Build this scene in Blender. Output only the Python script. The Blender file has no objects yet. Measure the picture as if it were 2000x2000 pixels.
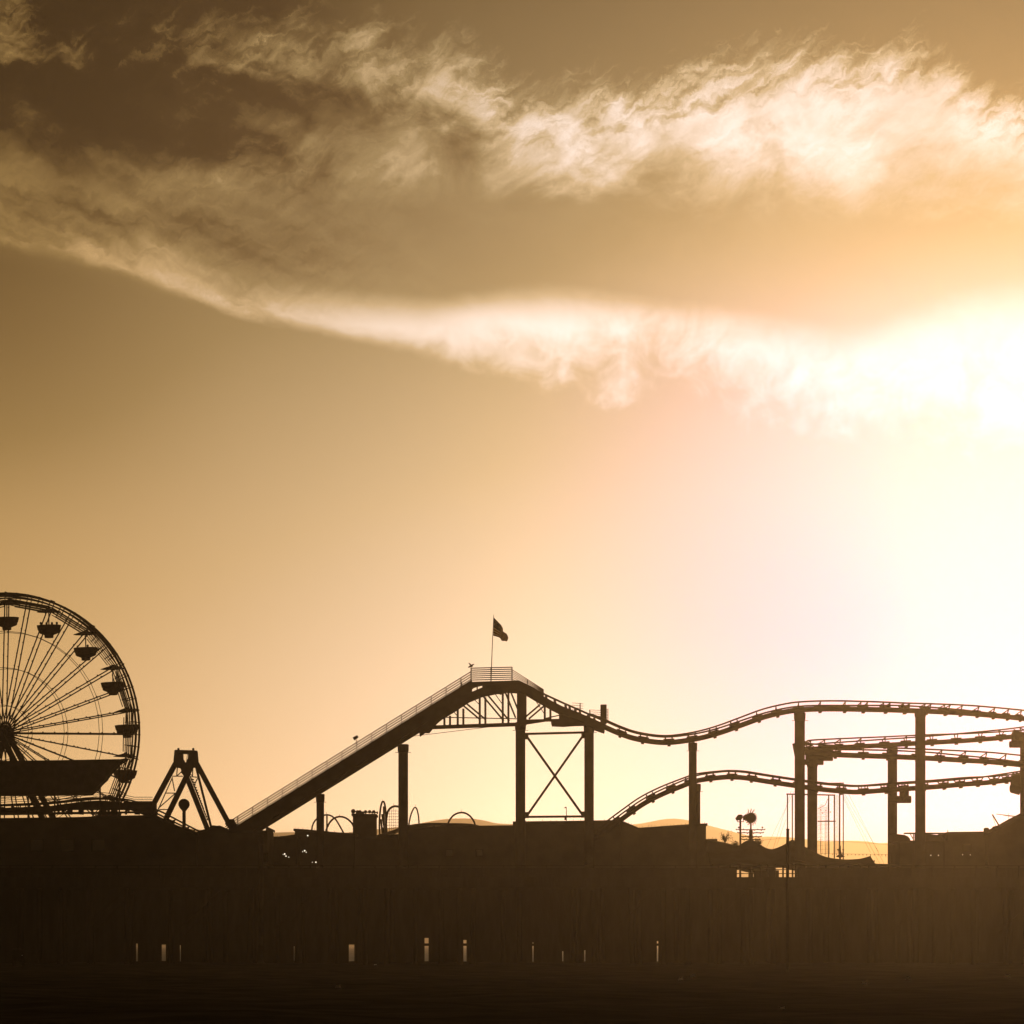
import bpy, bmesh, math, random
from mathutils import Vector, Matrix
R = math.radians
random.seed(7)
sc = bpy.context.scene
col = sc.collection

# ------------------------------------------------------------------ camera
F = 4200.0                # focal length in pixels of the 2000 px photograph
HZ = 1845.0               # row of the horizon
EYE = 1.7
cam = bpy.data.cameras.new('camera')
cam.sensor_width = 36.0
cam.lens = 36.0 * F / 2000.0
cam.shift_y = (HZ - 1000.0) / 2000.0
cam.clip_start = 0.5
cam.clip_end = 20000.0
cam_ob = bpy.data.objects.new('camera', cam)
cam_ob.location = (0, 0, EYE)
cam_ob.rotation_euler = (R(90), 0, 0)
col.objects.link(cam_ob)
sc.camera = cam_ob

sc.render.engine = 'CYCLES'
sc.view_settings.view_transform = 'Standard'
sc.view_settings.look = 'None'
sc.view_settings.exposure = 0.0
sc.view_settings.gamma = 1.0
sc.view_settings.use_curve_mapping = False
sc.cycles.volume_bounces = 0
sc.cycles.max_bounces = 6
sc.cycles.use_denoising = True

def at(px, py, Y):
    """point at distance Y seen at photograph pixel (px, py)"""
    return Vector(((px - 1000.0) / F * Y, Y, EYE + (HZ - py) / F * Y))

# ------------------------------------------------------------------ sun
SUN_AZ, SUN_EL = R(14.4), R(11.9)
sl = bpy.data.lights.new('sun', 'SUN')
sl.energy = 2.0
sl.angle = R(0.5)
sl.color = (1.0, 0.62, 0.26)
so = bpy.data.objects.new('sun', sl)
sd = Vector((math.sin(SUN_AZ) * math.cos(SUN_EL), math.cos(SUN_AZ) * math.cos(SUN_EL), math.sin(SUN_EL)))
so.rotation_euler = (-sd).to_track_quat('-Z', 'Y').to_euler()
so.location = (60, 240, 80)
col.objects.link(so)

# ------------------------------------------------------------------ sky
w = bpy.data.worlds.new('World')
sc.world = w
w.use_nodes = True
w.cycles.sampling_method = 'NONE'      # a smooth sky needs no light sampling; the sun lamp gets all of it
nt = w.node_tree
nt.nodes.clear()

def azel(px, py):
    az = math.atan((px - 1000.0) / F)
    return math.degrees(az), math.degrees(math.atan((HZ - py) / F * math.cos(az)))

class NB:
    """small node builder: numbers or sockets in, sockets out"""
    def __init__(s, tree): s.t = tree
    def put(s, sock, v):
        if isinstance(v, bpy.types.NodeSocket): s.t.links.new(v, sock)
        elif v is not None: sock.default_value = v
    def m(s, op, a, b=None, c=None, clamp=False):
        n = s.t.nodes.new('ShaderNodeMath'); n.operation = op; n.use_clamp = clamp
        s.put(n.inputs[0], a); s.put(n.inputs[1], b); s.put(n.inputs[2], c)
        return n.outputs[0]
    def add(s, *a):
        r = a[0]
        for x in a[1:]: r = s.m('ADD', r, x)
        return r
    def mul(s, *a):
        r = a[0]
        for x in a[1:]: r = s.m('MULTIPLY', r, x)
        return r
    def sub(s, a, b): return s.m('SUBTRACT', a, b)
    def step(s, v, lo, hi, a=0.0, b=1.0):
        n = s.t.nodes.new('ShaderNodeMapRange'); n.interpolation_type = 'SMOOTHSTEP'
        s.put(n.inputs[0], v); s.put(n.inputs[1], lo); s.put(n.inputs[2], hi); s.put(n.inputs[3], a); s.put(n.inputs[4], b)
        return n.outputs[0]
    def lin(s, v, lo, hi, a=0.0, b=1.0):
        n = s.t.nodes.new('ShaderNodeMapRange')
        s.put(n.inputs[0], v); s.put(n.inputs[1], lo); s.put(n.inputs[2], hi); s.put(n.inputs[3], a); s.put(n.inputs[4], b)
        return n.outputs[0]
    def vec(s, x, y, z=0.0):
        n = s.t.nodes.new('ShaderNodeCombineXYZ')
        s.put(n.inputs[0], x); s.put(n.inputs[1], y); s.put(n.inputs[2], z)
        return n.outputs[0]
    def noise(s, v, scale, detail=6.0, rough=0.55, dist=0.0, lac=2.0):
        n = s.t.nodes.new('ShaderNodeTexNoise')
        s.put(n.inputs['Vector'], v); s.put(n.inputs['Scale'], scale); s.put(n.inputs['Detail'], detail)
        s.put(n.inputs['Roughness'], rough); s.put(n.inputs['Distortion'], dist); s.put(n.inputs['Lacunarity'], lac)
        return n.outputs[0]
    def curve(s, v, pts, x0, x1, y0, y1):
        """piecewise curve through pts (in real units)"""
        n = s.t.nodes.new('ShaderNodeFloatCurve')
        c = n.mapping.curves[0]
        q = [((x - x0) / (x1 - x0), (y - y0) / (y1 - y0)) for x, y in pts]
        while len(c.points) < len(q): c.points.new(0.5, 0.5)
        for p, (x, y) in zip(c.points, q): p.location = (x, y); p.handle_type = 'AUTO'
        n.mapping.update()
        s.put(n.inputs['Value'], s.lin(v, x0, x1))
        return s.lin(n.outputs[0], 0.0, 1.0, y0, y1)

n = NB(nt)
tc = nt.nodes.new('ShaderNodeTexCoord')
sep = nt.nodes.new('ShaderNodeSeparateXYZ')
nt.links.new(tc.outputs['Generated'], sep.inputs[0])
AZ = n.mul(n.m('ARCTAN2', sep.outputs[0], sep.outputs[1]), 57.29578)
EL = n.mul(n.m('ARCSINE', sep.outputs[2]), 57.29578)

sky = nt.nodes.new('ShaderNodeTexSky')
sky.sky_type = 'NISHITA'
sky.sun_disc = False
sky.sun_elevation = SUN_EL
sky.sun_rotation = SUN_AZ
sky.altitude = 0.0
sky.air_density = 1.0
sky.dust_density = 1.0
bw = nt.nodes.new('ShaderNodeRGBToBW')
nt.links.new(sky.outputs[0], bw.inputs[0])
LUM = bw.outputs[0]

def edge(pts):
    q = [azel(*p) for p in pts]
    return q
AX0, AX1 = -20.0, 20.0
# --- noise fields in degrees of azimuth / elevation
Pd = n.vec(AZ, EL)
w1 = n.sub(n.noise(Pd, 0.35, 4.0, 0.5), 0.5)                 # slow warp
w2 = n.sub(n.noise(n.vec(n.add(AZ, 31.0), EL), 1.3, 6.0, 0.62), 0.5)
# wisps combed up to the right
ca, sa = math.cos(R(20)), math.sin(R(20))
S1 = n.add(n.mul(AZ, ca), n.mul(EL, sa))
S2 = n.sub(n.mul(EL, ca), n.mul(AZ, sa))
comb = n.noise(n.vec(n.mul(n.add(S1, n.mul(w2, 0.9)), 0.5), n.mul(n.add(S2, n.mul(w1, 1.6), n.mul(w2, 0.5)), 1.15)), 1.0, 10.0, 0.57, 0.25)
fibre = n.noise(n.vec(n.mul(n.add(S1, n.mul(w2, 1.6)), 1.1), n.mul(n.add(S2, n.mul(w2, 1.2)), 4.2), 3.0), 1.0, 8.0, 0.57, 0.35)
# streaks that follow the slope of the bank, down to the right
cb, sb = math.cos(R(-17)), math.sin(R(-17))
B1 = n.add(n.mul(AZ, cb), n.mul(EL, sb))
B2 = n.sub(n.mul(EL, cb), n.mul(AZ, sb))
band = n.noise(n.vec(n.mul(n.add(B1, n.mul(w1, 1.5)), 0.22), n.mul(n.add(B2, n.mul(w2, 0.9)), 0.85)), 1.0, 8.0, 0.56, 0.3)
soft = n.noise(n.vec(n.mul(AZ, 0.14), n.mul(EL, 0.42), 4.0), 1.0, 5.0, 0.5, 0.4)
curl = n.noise(n.vec(n.mul(AZ, 0.9), n.mul(EL, 0.85), 9.0), 1.0, 9.0, 0.6, 0.8)
puff = n.noise(n.vec(n.mul(AZ, 0.42), n.mul(EL, 0.6), 14.0), 1.0, 8.0, 0.58, 0.6)

def AZP(px): return math.degrees(math.atan((px - 1000.0) / F))
LOWE = edge([(-400, 440), (0, 478), (150, 508), (300, 556), (450, 600), (640, 648), (780, 668), (860, 690), (950, 714), (1040, 735), (1110, 752), (1190, 738), (1290, 722), (1380, 750), (1480, 790), (1700, 835), (2000, 860), (2400, 860)])
UPPE = edge([(-400, -40), (0, -40), (120, -10), (300, 20), (430, 25), (560, 40), (720, 66), (900, 100), (980, 165), (1060, 190), (1160, 175), (1300, 150), (1450, 118), (1560, 112), (1640, 125), (1720, 102), (1850, 118), (1910, 170), (2000, 205), (2400, 240)])
Y0, Y1 = 10.0, 26.0
lowe = n.curve(AZ, LOWE, AX0, AX1, Y0, Y1)
uppe = n.curve(AZ, UPPE, AX0, AX1, Y0, Y1)
dlo = n.sub(EL, lowe)                                         # degrees above the lower edge
dhi = n.sub(uppe, EL)                                         # degrees below the upper edge
right = n.step(AZ, AZP(640), AZP(1300))                       # the ragged part of the lower edge

# lower lit rim: crisp underside on the left, torn curtain on the right
rag = n.mul(n.add(n.mul(n.sub(curl, 0.5), 2.6), n.mul(n.sub(puff, 0.5), 2.4), n.mul(w2, 1.0)), right)
dl2 = n.add(dlo, rag, n.mul(w1, 0.35), n.mul(n.sub(band, 0.5), 0.5))
under = n.step(dl2, n.add(-0.2, n.mul(right, -0.5)), n.add(0.3, n.mul(right, 2.0)))
RIMT = edge([(-400, 330), (0, 360), (150, 400), (300, 470), (450, 548), (600, 588), (760, 604), (860, 610), (930, 596), (1050, 590), (1180, 604), (1300, 622), (1420, 636), (1550, 655), (1680, 668), (1760, 640), (1850, 612), (2000, 582), (2400, 540)])
rim_top = n.curve(AZ, RIMT, AX0, AX1, Y0, Y1)
soft_l = n.curve(AZ, [(-20, 1.6), (-13, 1.5), (-9, 1.0), (-6, 0.7), (-2, 0.55), (4, 0.55), (9, 0.6), (20, 0.6)], AX0, AX1, 0.0, 2.0)
rim_fade = n.step(n.sub(n.add(EL, n.mul(n.sub(soft, 0.5), 0.35), n.mul(n.sub(band, 0.5), n.mul(soft_l, 0.9))), rim_top), n.mul(soft_l, -1.0), soft_l, 1.0, 0.0)
rim = n.mul(under, rim_fade)

# upper lit fringe, torn into combed wisps
dh2 = n.add(dhi, n.mul(n.sub(comb, 0.5), 2.8), n.mul(n.sub(fibre, 0.5), 2.2), n.mul(w1, 0.5))
top_cover = n.step(dh2, -0.5, 1.25)
fringe_depth = n.curve(AZ, edge([(-400, 110), (0, 120), (120, 128), (400, 142), (560, 172), (700, 205), (860, 250), (960, 320), (1100, 385), (1300, 400), (1500, 410), (1700, 425), (2000, 440), (2400, 450)]), AX0, AX1, Y0, Y1)
fd = n.add(n.sub(EL, fringe_depth), n.mul(n.sub(puff, 0.5), 1.6), n.mul(n.sub(comb, 0.5), 1.0), n.mul(n.sub(fibre, 0.5), 0.5))
fringe = n.mul(top_cover, n.step(fd, -0.25, n.curve(AZ, [(-20, 0.35), (-8, 0.4), (-3, 0.8), (2, 1.9), (13, 2.7), (20, 2.9)], AX0, AX1, 0.0, 3.0)))
bank = n.mul(under, top_cover)

# the thick dark heart of the bank, upper left, with a sharp left end
hx = n.add(AZ, n.mul(w1, 1.2), n.mul(n.sub(puff, 0.5), 1.4))
heart = n.mul(n.step(hx, AZP(60), AZP(125)), n.step(hx, AZP(300), AZP(900), 1.0, 0.0),
              n.step(n.add(EL, n.mul(n.sub(band, 0.5), 1.6)), azel(400, 430)[1], azel(300, 215)[1]))
corner = n.mul(n.step(AZ, AZP(420), AZP(40)), n.step(EL, azel(60, 330)[1], azel(60, 120)[1]))
streak = n.mul(bank, n.add(n.sub(band, 0.47), n.mul(n.sub(fibre, 0.5), 0.3)), n.step(AZ, AZP(980), AZP(420)), 2.0)
roll = n.mul(bank, n.sub(puff, 0.52), n.step(EL, azel(900, 420)[1], azel(900, 250)[1]), n.step(AZ, AZP(1500), AZP(700), 0.4, 1.0), 1.5)

lobe_c = n.curve(AZ, edge([(-400, 250), (0, 330), (250, 330), (450, 300), (700, 310), (950, 300), (1200, 270), (1500, 260), (2400, 260)]), AX0, AX1, Y0, Y1)
lobe_d = n.m('ABSOLUTE', n.add(n.sub(EL, lobe_c), n.mul(n.sub(puff, 0.5), 1.6), n.mul(n.sub(band, 0.5), 0.9)))
lobe = n.mul(bank, n.step(lobe_d, 0.1, 1.5, 1.0, 0.0), n.step(puff, 0.34, 0.64), n.step(AZ, AZP(120), AZP(480)))
gain = n.add(1.0, n.mul(lobe, n.add(0.42, n.mul(n.sub(fibre, 0.5), 1.0))),
             n.mul(bank, n.step(AZ, AZP(700), AZP(1900), -0.10, 0.22)),
             n.mul(bank, n.step(EL, azel(1200, 560)[1], azel(1200, 300)[1]), n.step(AZ, AZP(450), AZP(1000)), n.step(AZ, AZP(1900), AZP(1500)), n.add(0.20, n.mul(n.sub(soft, 0.5), 1.0), n.mul(n.sub(puff, 0.5), 0.5))),
             n.mul(rim, 0.86, n.add(0.38, n.mul(n.step(AZ, AZP(200), AZP(850)), 1.2), n.mul(n.step(AZ, AZP(1200), AZP(1800)), -0.8), n.mul(n.sub(band, 0.5), n.step(AZ, AZP(200), AZP(800), 2.6, 0.5)), n.mul(n.sub(curl, 0.5), n.mul(right, 1.0)))),
             n.mul(fringe, 0.84, n.add(0.92, n.mul(n.step(AZ, AZP(400), AZP(1400)), 0.75), n.mul(n.sub(comb, 0.5), 1.1), n.mul(n.sub(fibre, 0.5), n.step(AZ, AZP(900), AZP(1700), 1.5, 0.9)), n.mul(n.sub(puff, 0.5), 1.2))),
             n.mul(heart, n.add(-0.74, n.mul(n.sub(soft, 0.5), 1.2), n.mul(n.sub(band, 0.5), 0.9))), n.mul(corner, n.add(-0.95, n.mul(n.sub(puff, 0.5), 1.2), n.mul(n.sub(fibre, 0.5), 0.8))), streak, roll)
left_deep = n.mul(n.step(AZ, AZP(520), AZP(-60)), n.step(EL, 10.0, 16.0), n.step(dlo, 0.6, -0.6))
gain = n.m('MAXIMUM', n.mul(gain, n.sub(1.0, n.mul(left_deep, 0.24))), 0.12)
# the clear sky above the bank is deeper than the haze below it
deep = n.curve(EL, [(-5, 1.2), (0, 1.2), (6, 1.25), (9, 1.2), (13, 1.05), (17, 0.85), (20, 0.68), (24, 0.585), (32, 0.33), (45, 0.14), (90, 0.1)], -5.0, 90.0, 0.0, 1.5)
tone = n.mul(n.m('POWER', n.mul(LUM, 1 / 25.0), 0.32), gain, deep, 11.2)

# sepia film response of the luminance
SEPIA = [(0.0, (8, 5, 2)), (2.0, (38, 26, 11)), (4.0, (84, 62, 31)), (7.0, (132, 102, 57)), (10.0, (178, 138, 86)), (14.0, (213, 171, 124)),
         (19.0, (238, 197, 151)), (28.0, (252, 219, 180)), (42.0, (255, 232, 206)), (60.0, (255, 243, 228)), (90.0, (255, 251, 244))]
def s2l(c):
    c = c / 255.0
    return c / 12.92 if c <= 0.04045 else ((c + 0.055) / 1.055) ** 2.4
ramp = nt.nodes.new('ShaderNodeValToRGB')
ramp.color_ramp.interpolation = 'LINEAR'
els = ramp.color_ramp.elements
while len(els) < len(SEPIA): els.new(0.5)
for e, (t, c) in zip(els, SEPIA):
    e.position = (t / 90.0) ** 0.5
    e.color = (*[s2l(v) for v in c], 1.0)
nt.links.new(n.m('POWER', n.mul(tone, 1.0 / 90.0), 0.5), ramp.inputs[0])
STR = 0.1
# close to the sun most of the light comes from the haze in front; the sky behind it is paler
dp = nt.nodes.new('ShaderNodeVectorMath'); dp.operation = 'DOT_PRODUCT'
nt.links.new(tc.outputs['Generated'], dp.inputs[0]); dp.inputs[1].default_value = sd
ANG = n.mul(n.m('ARCCOSINE', n.m('MINIMUM', dp.outputs['Value'], 0.99999)), 57.29578)
aur = n.step(ANG, 5.0, 15.0, 1.0, 0.0)
front = n.step(ANG, 28.0, 70.0, 1.0, 0.1)
mid = n.step(ANG, 30.0, 13.0)
low = n.mul(n.step(EL, 14.5, 7.5), n.step(AZ, -0.5, 10.0))
tint = n.vec(n.mul(front, n.sub(1.0, n.mul(aur, 0.25)), n.sub(1.0, n.mul(low, 0.7))),
             n.mul(front, n.sub(1.0, n.mul(aur, 0.22)), n.sub(1.0, n.mul(low, 0.72)), n.add(1.07, n.mul(mid, 0.29))),
             n.mul(front, n.sub(1.0, n.mul(aur, 0.2)), n.sub(1.0, n.mul(low, 0.2)), n.add(1.12, n.mul(mid, 1.15))))
tm = nt.nodes.new('ShaderNodeVectorMath'); tm.operation = 'MULTIPLY'
nt.links.new(ramp.outputs[0], tm.inputs[0]); nt.links.new(tint, tm.inputs[1])
pale = n.mul(n.step(ANG, 15.0, 4.0), n.step(EL, 0.0, 3.0), n.step(EL, 18.5, 13.5))          # pale sky right round the sun
ad = nt.nodes.new('ShaderNodeVectorMath'); ad.operation = 'ADD'
nt.links.new(tm.outputs[0], ad.inputs[0]); nt.links.new(n.vec(0.0, n.mul(pale, 0.01), n.mul(pale, 0.29)), ad.inputs[1])
sc_ = nt.nodes.new('ShaderNodeVectorMath'); sc_.operation = 'SCALE'
nt.links.new(ad.outputs[0], sc_.inputs[0]); # brightness above the haze layer: it is dimmed by the slant path through it
TAU = 1.85e-4 * 250.0
path = n.m('DIVIDE', TAU, n.m('MAXIMUM', n.m('SINE', n.mul(EL, 1 / 57.29578)), 0.06))
n.put(sc_.inputs['Scale'], n.mul(n.m('EXPONENT', path), 1.0 / STR))
bg = nt.nodes.new('ShaderNodeBackground')
nt.links.new(sc_.outputs[0], bg.inputs[0]); bg.inputs[1].default_value = STR
wo = nt.nodes.new('ShaderNodeOutputWorld')
nt.links.new(bg.outputs[0], wo.inputs[0])

# ------------------------------------------------------------------ mesh builder
class MB:
    """collects shapes; build() links them as ONE mesh object"""
    def __init__(s): s.v = []; s.f = []
    def quadbox(s, p):            # 8 corners: bottom ring of four, top ring of four
        b = len(s.v); s.v += [tuple(x) for x in p]
        s.f += [tuple(b + i for i in q) for q in ((3, 2, 1, 0), (4, 5, 6, 7), (0, 1, 5, 4), (1, 2, 6, 5), (2, 3, 7, 6), (3, 0, 4, 7))]
        return s
    def box(s, x0, x1, y0, y1, z0, z1):
        return s.quadbox([(x0, y0, z0), (x1, y0, z0), (x1, y1, z0), (x0, y1, z0), (x0, y0, z1), (x1, y0, z1), (x1, y1, z1), (x0, y1, z1)])
    def prism(s, poly, y0, y1):   # outline in (x, z), extruded from y0 to y1
        b = len(s.v); k = len(poly)
        s.v += [(x, y0, z) for x, z in poly] + [(x, y1, z) for x, z in poly]
        s.f.append(tuple(range(b, b + k))); s.f.append(tuple(range(b + 2 * k - 1, b + k - 1, -1)))
        for i in range(k):
            j = (i + 1) % k
            s.f.append((b + j, b + i, b + k + i, b + k + j))
        return s
    def bar(s, p, q, wd, ht=None, up=(0, 0, 1)):  # rectangular bar between two points
        p = Vector(p); q = Vector(q); ht = ht or wd
        d = (q - p).normalized(); u = Vector(up)
        if abs(d.dot(u)) > 0.98: u = Vector((0, 1, 0))
        sx = d.cross(u).normalized(); sy = sx.cross(d).normalized()
        a = sx * wd / 2; b = sy * ht / 2
        return s.quadbox([p - a - b, p + a - b, q + a - b, q - a - b, p - a + b, p + a + b, q + a + b, q - a + b])
    def tube(s, pts, r, k=8, closed=False, cap=True):
        pts = [Vector(p) for p in pts]; m = len(pts); b = len(s.v)
        rr = r if isinstance(r, (list, tuple)) else [r] * m
        ref = None
        for i, p in enumerate(pts):
            a = pts[i - 1] if (i or closed) else p
            c = pts[(i + 1) % m] if (i < m - 1 or closed) else p
            t = (c - a)
            t = t.normalized() if t.length > 1e-9 else Vector((0, 0, 1))
            if ref is None: ref = Vector((0, 0, 1)) if abs(t.z) < 0.9 else Vector((0, 1, 0))
            x = t.cross(ref)
            if x.length < 1e-6: x = t.cross(Vector((1, 0, 0)))
            x.normalize(); y = x.cross(t).normalized(); ref = y
            for j in range(k):
                g = 2 * math.pi * j / k
                s.v.append(tuple(p + (x * math.cos(g) + y * math.sin(g)) * rr[i]))
        for i in range(m if closed else m - 1):
            i2 = (i + 1) % m
            for j in range(k):
                j2 = (j + 1) % k
                s.f.append((b + i * k + j, b + i * k + j2, b + i2 * k + j2, b + i2 * k + j))
        if cap and not closed:
            s.f.append(tuple(b + j for j in range(k - 1, -1, -1)))
            s.f.append(tuple(b + (m - 1) * k + j for j in range(k)))
        return s
    def lathe(s, prof, c=(0, 0, 0), k=20, sx=1.0, sy=1.0):    # profile of (radius, z)
        b = len(s.v); m = len(prof)
        for r, z in prof:
            for j in range(k):
                g = 2 * math.pi * j / k
                s.v.append((c[0] + r * math.cos(g) * sx, c[1] + r * math.sin(g) * sy, c[2] + z))
        for i in range(m - 1):
            for j in range(k):
                j2 = (j + 1) % k
                s.f.append((b + i * k + j, b + i * k + j2, b + (i + 1) * k + j2, b + (i + 1) * k + j))
        s.f.append(tuple(b + j for j in range(k - 1, -1, -1)))
        s.f.append(tuple(b + (m - 1) * k + j for j in range(k)))
        return s
    def ball(s, c, r, k=12, sx=1.0, sy=1.0, sz=1.0):
        prof = [(r * math.sin(math.pi * (i + 0.02) / (k / 2 + 0.04)), -r * sz * math.cos(math.pi * (i + 0.02) / (k / 2 + 0.04))) for i in range(k // 2 + 1)]
        return s.lathe(prof, c, k, sx, sy)
    def build(s, name, mat, parent=None, smooth=False, loc=None):
        me = bpy.data.meshes.new(name)
        o = bpy.data.objects.new(name, me)
        off = Vector((0, 0, 0))
        if parent is not None:
            r = parent
            while r is not None: off += r.location; r = r.parent
        if loc is not None: off += Vector(loc); o.location = loc
        me.from_pydata([tuple(Vector(p) - off) for p in s.v], [], s.f)
        if smooth: me.polygons.foreach_set('use_smooth', [True] * len(me.polygons))
        me.materials.append(mat)
        me.update()
        col.objects.link(o)
        if parent is not None: o.parent = parent
        return o

def tag(o, label=None, cat=None, group=None, kind=None):
    if label: o['label'] = label
    if cat: o['category'] = cat
    if group: o['group'] = group
    if kind: o['kind'] = kind
    return o

def thing(name, loc, label, cat, group=None):
    o = bpy.data.objects.new(name, None)
    o.empty_display_size = 0.5
    o.location = loc
    col.objects.link(o)
    return tag(o, label, cat, group)

# ------------------------------------------------------------------ materials
def mat(name, c1, c2, scale=1.0, rough=0.6, metal=0.0, bump=0.0, stretch=(1, 1, 1), rust=None, spec=0.0):
    m = bpy.data.materials.new(name); m.use_nodes = True
    t = m.node_tree; p = t.nodes['Principled BSDF']; b = NB(t)
    tc = t.nodes.new('ShaderNodeTexCoord')
    mp = t.nodes.new('ShaderNodeMapping'); mp.inputs['Scale'].default_value = stretch
    t.links.new(tc.outputs['Object'], mp.inputs[0])
    f = b.noise(mp.outputs[0], scale, 8.0, 0.62)
    mx = t.nodes.new('ShaderNodeMix'); mx.data_type = 'RGBA'
    t.links.new(b.step(f, 0.3, 0.7), mx.inputs[0])
    mx.inputs[6].default_value = (*c1, 1); mx.inputs[7].default_value = (*c2, 1)
    out = mx.outputs[2]
    if rust:
        g = b.step(b.noise(mp.outputs[0], scale * 2.7, 6.0, 0.7), 0.6, 0.72)
        m2 = t.nodes.new('ShaderNodeMix'); m2.data_type = 'RGBA'
        t.links.new(g, m2.inputs[0]); t.links.new(out, m2.inputs[6]); m2.inputs[7].default_value = (*rust, 1)
        out = m2.outputs[2]
    t.links.new(out, p.inputs['Base Color'])
    t.links.new(b.lin(f, 0.2, 0.8, rough - 0.12, min(1.0, rough + 0.12)), p.inputs['Roughness'])
    p.inputs['Metallic'].default_value = metal
    p.inputs['Specular IOR Level'].default_value = spec
    if bump:
        bp = t.nodes.new('ShaderNodeBump'); bp.inputs['Strength'].default_value = bump; bp.inputs['Distance'].default_value = 0.05
        t.links.new(b.noise(mp.outputs[0], scale * 4, 6.0, 0.6), bp.inputs['Height']); t.links.new(bp.outputs[0], p.inputs['Normal'])
    return m

M = {}
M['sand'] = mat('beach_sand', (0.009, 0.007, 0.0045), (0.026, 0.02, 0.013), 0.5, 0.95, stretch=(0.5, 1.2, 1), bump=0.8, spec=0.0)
M['hill'] = mat('chaparral', (0.05, 0.045, 0.025), (0.09, 0.075, 0.045), 0.002, 0.95, spec=0.0)

# ------------------------------------------------------------------ ground, water, hills, air
def ground_h(x, y):
    h = 0.10 * math.sin(x * 0.23 + 0.7 * math.sin(y * 0.11)) * math.sin(y * 0.17 + 1.3) + 0.05 * math.sin(x * 0.71 + y * 0.37) + 0.03 * math.sin(x * 1.9 - y * 1.3)
    return h - 0.02
def grid(xs, ys, fn):
    b = MB(); nx = len(xs)
    for y in ys:
        for x in xs: b.v.append((x, y, fn(x, y)))
    for j in range(len(ys) - 1):
        for i in range(nx - 1):
            a = j * nx + i
            b.f.append((a, a + 1, a + nx + 1, a + nx))
    return b
def frange(a, b, k): return [a + (b - a) * i / k for i in range(k + 1)]
SHORE = 232.0
def sand_h(x, y):
    if y > SHORE - 14: return ground_h(x, y) * 0.3 - 0.075 * (y - SHORE + 14)
    return ground_h(x, y)
xs = [-900, -400, -200] + frange(-90, 90, 220) + [200, 400, 900]
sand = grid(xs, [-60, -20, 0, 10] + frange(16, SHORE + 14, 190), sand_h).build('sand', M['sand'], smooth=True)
tag(sand, 'dark bare beach sand in front of the pier', 'beach', kind='structure')

wm = bpy.data.materials.new('sea_water'); wm.use_nodes = True
t = wm.node_tree; p = t.nodes['Principled BSDF']; b = NB(t)
p.inputs['Base Color'].default_value = (0.02, 0.022, 0.02, 1); p.inputs['Roughness'].default_value = 0.5
p.inputs['IOR'].default_value = 1.33
tcw = t.nodes.new('ShaderNodeTexCoord'); mpw = t.nodes.new('ShaderNodeMapping'); mpw.inputs['Scale'].default_value = (0.25, 0.7, 1)
t.links.new(tcw.outputs['Object'], mpw.inputs[0])
bp = t.nodes.new('ShaderNodeBump'); bp.inputs['Strength'].default_value = 1.0; bp.inputs['Distance'].default_value = 1.6
t.links.new(b.noise(mpw.outputs[0], 1.0, 6.0, 0.6), bp.inputs['Height']); t.links.new(bp.outputs[0], p.inputs['Normal'])
gl = t.nodes.new('ShaderNodeBsdfGlossy'); gl.inputs['Roughness'].default_value = 0.3; gl.inputs['Color'].default_value = (0.9, 0.9, 0.9, 1)
df = t.nodes.new('ShaderNodeBsdfDiffuse'); df.inputs['Color'].default_value = (0.02, 0.022, 0.02, 1)
t.links.new(bp.outputs[0], gl.inputs['Normal'])
mw = t.nodes.new('ShaderNodeMixShader'); t.links.new(df.outputs[0], mw.inputs[1]); t.links.new(gl.outputs[0], mw.inputs[2])
t.links.new(b.lin(b.noise(mpw.outputs[0], 0.6, 5.0, 0.6), 0.3, 0.7, 0.05, 0.20), mw.inputs[0])   # wave facets tilted to the viewer mirror little of the low sky
t.links.new(mw.outputs[0], t.nodes['Material Output'].inputs[0])
WATER = -0.75
sea = MB()
sea.v = [(-6500, SHORE - 8, WATER), (6500, SHORE - 8, WATER), (6500, 6300, WATER), (-6500, 6300, WATER)]; sea.f = [(0, 1, 2, 3)]
tag(sea.build('sea_water', wm), 'open sea beyond the pier', 'sea', kind='structure')

# two ridges of coastal hills, seen far beyond the bay
def ridge(pts, Y, depth, seed):
    rnd = random.Random(seed)
    pts = [((px - 1000) / F * Y, (HZ - py) / F * Y) for px, py in pts]
    X = frange(pts[0][0], pts[-1][0], 240)
    ph = [rnd.uniform(0, 6.28) for _ in range(8)]
    def crest(x):
        for (x0, z0), (x1, z1) in zip(pts, pts[1:]):
            if x0 <= x <= x1:
                u = (x - x0) / (x1 - x0); u = u * u * (3 - 2 * u)
                z = z0 + (z1 - z0) * u
                return z + sum(6.0 / (k + 1) * math.sin(x * 0.006 * (k + 1) * 1.37 + ph[k]) for k in range(8)) * min(1, z / 90)
        return 0.0
    def fn(x, y):
        u = (y - Y) / depth
        rough = 1 + 0.25 * math.sin(x * 0.009 + 3 * u) * math.sin(u * 9) * (1 - max(0.0, 1 - abs(u) * 3))
        return max(-1.5, crest(x) * (1 - abs(u) ** 1.3) * rough) - 1.0
    return grid(X, frange(Y - depth, Y + depth, 28), fn)
HD = 3300.0
h1 = ridge([(-1500, 1640), (-400, 1600), (200, 1622), (570, 1612), (700, 1620), (850, 1613), (900, 1616), (960, 1613), (1010, 1612), (1080, 1606), (1200, 1607), (1320, 1600), (1500, 1620), (1800, 1660), (2600, 1740)], HD, 500, 3)
tag(h1.build('coastal_hills', M['hill'], smooth=True), 'low pale range of coastal hills behind the pier', 'hills', kind='structure')
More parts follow.
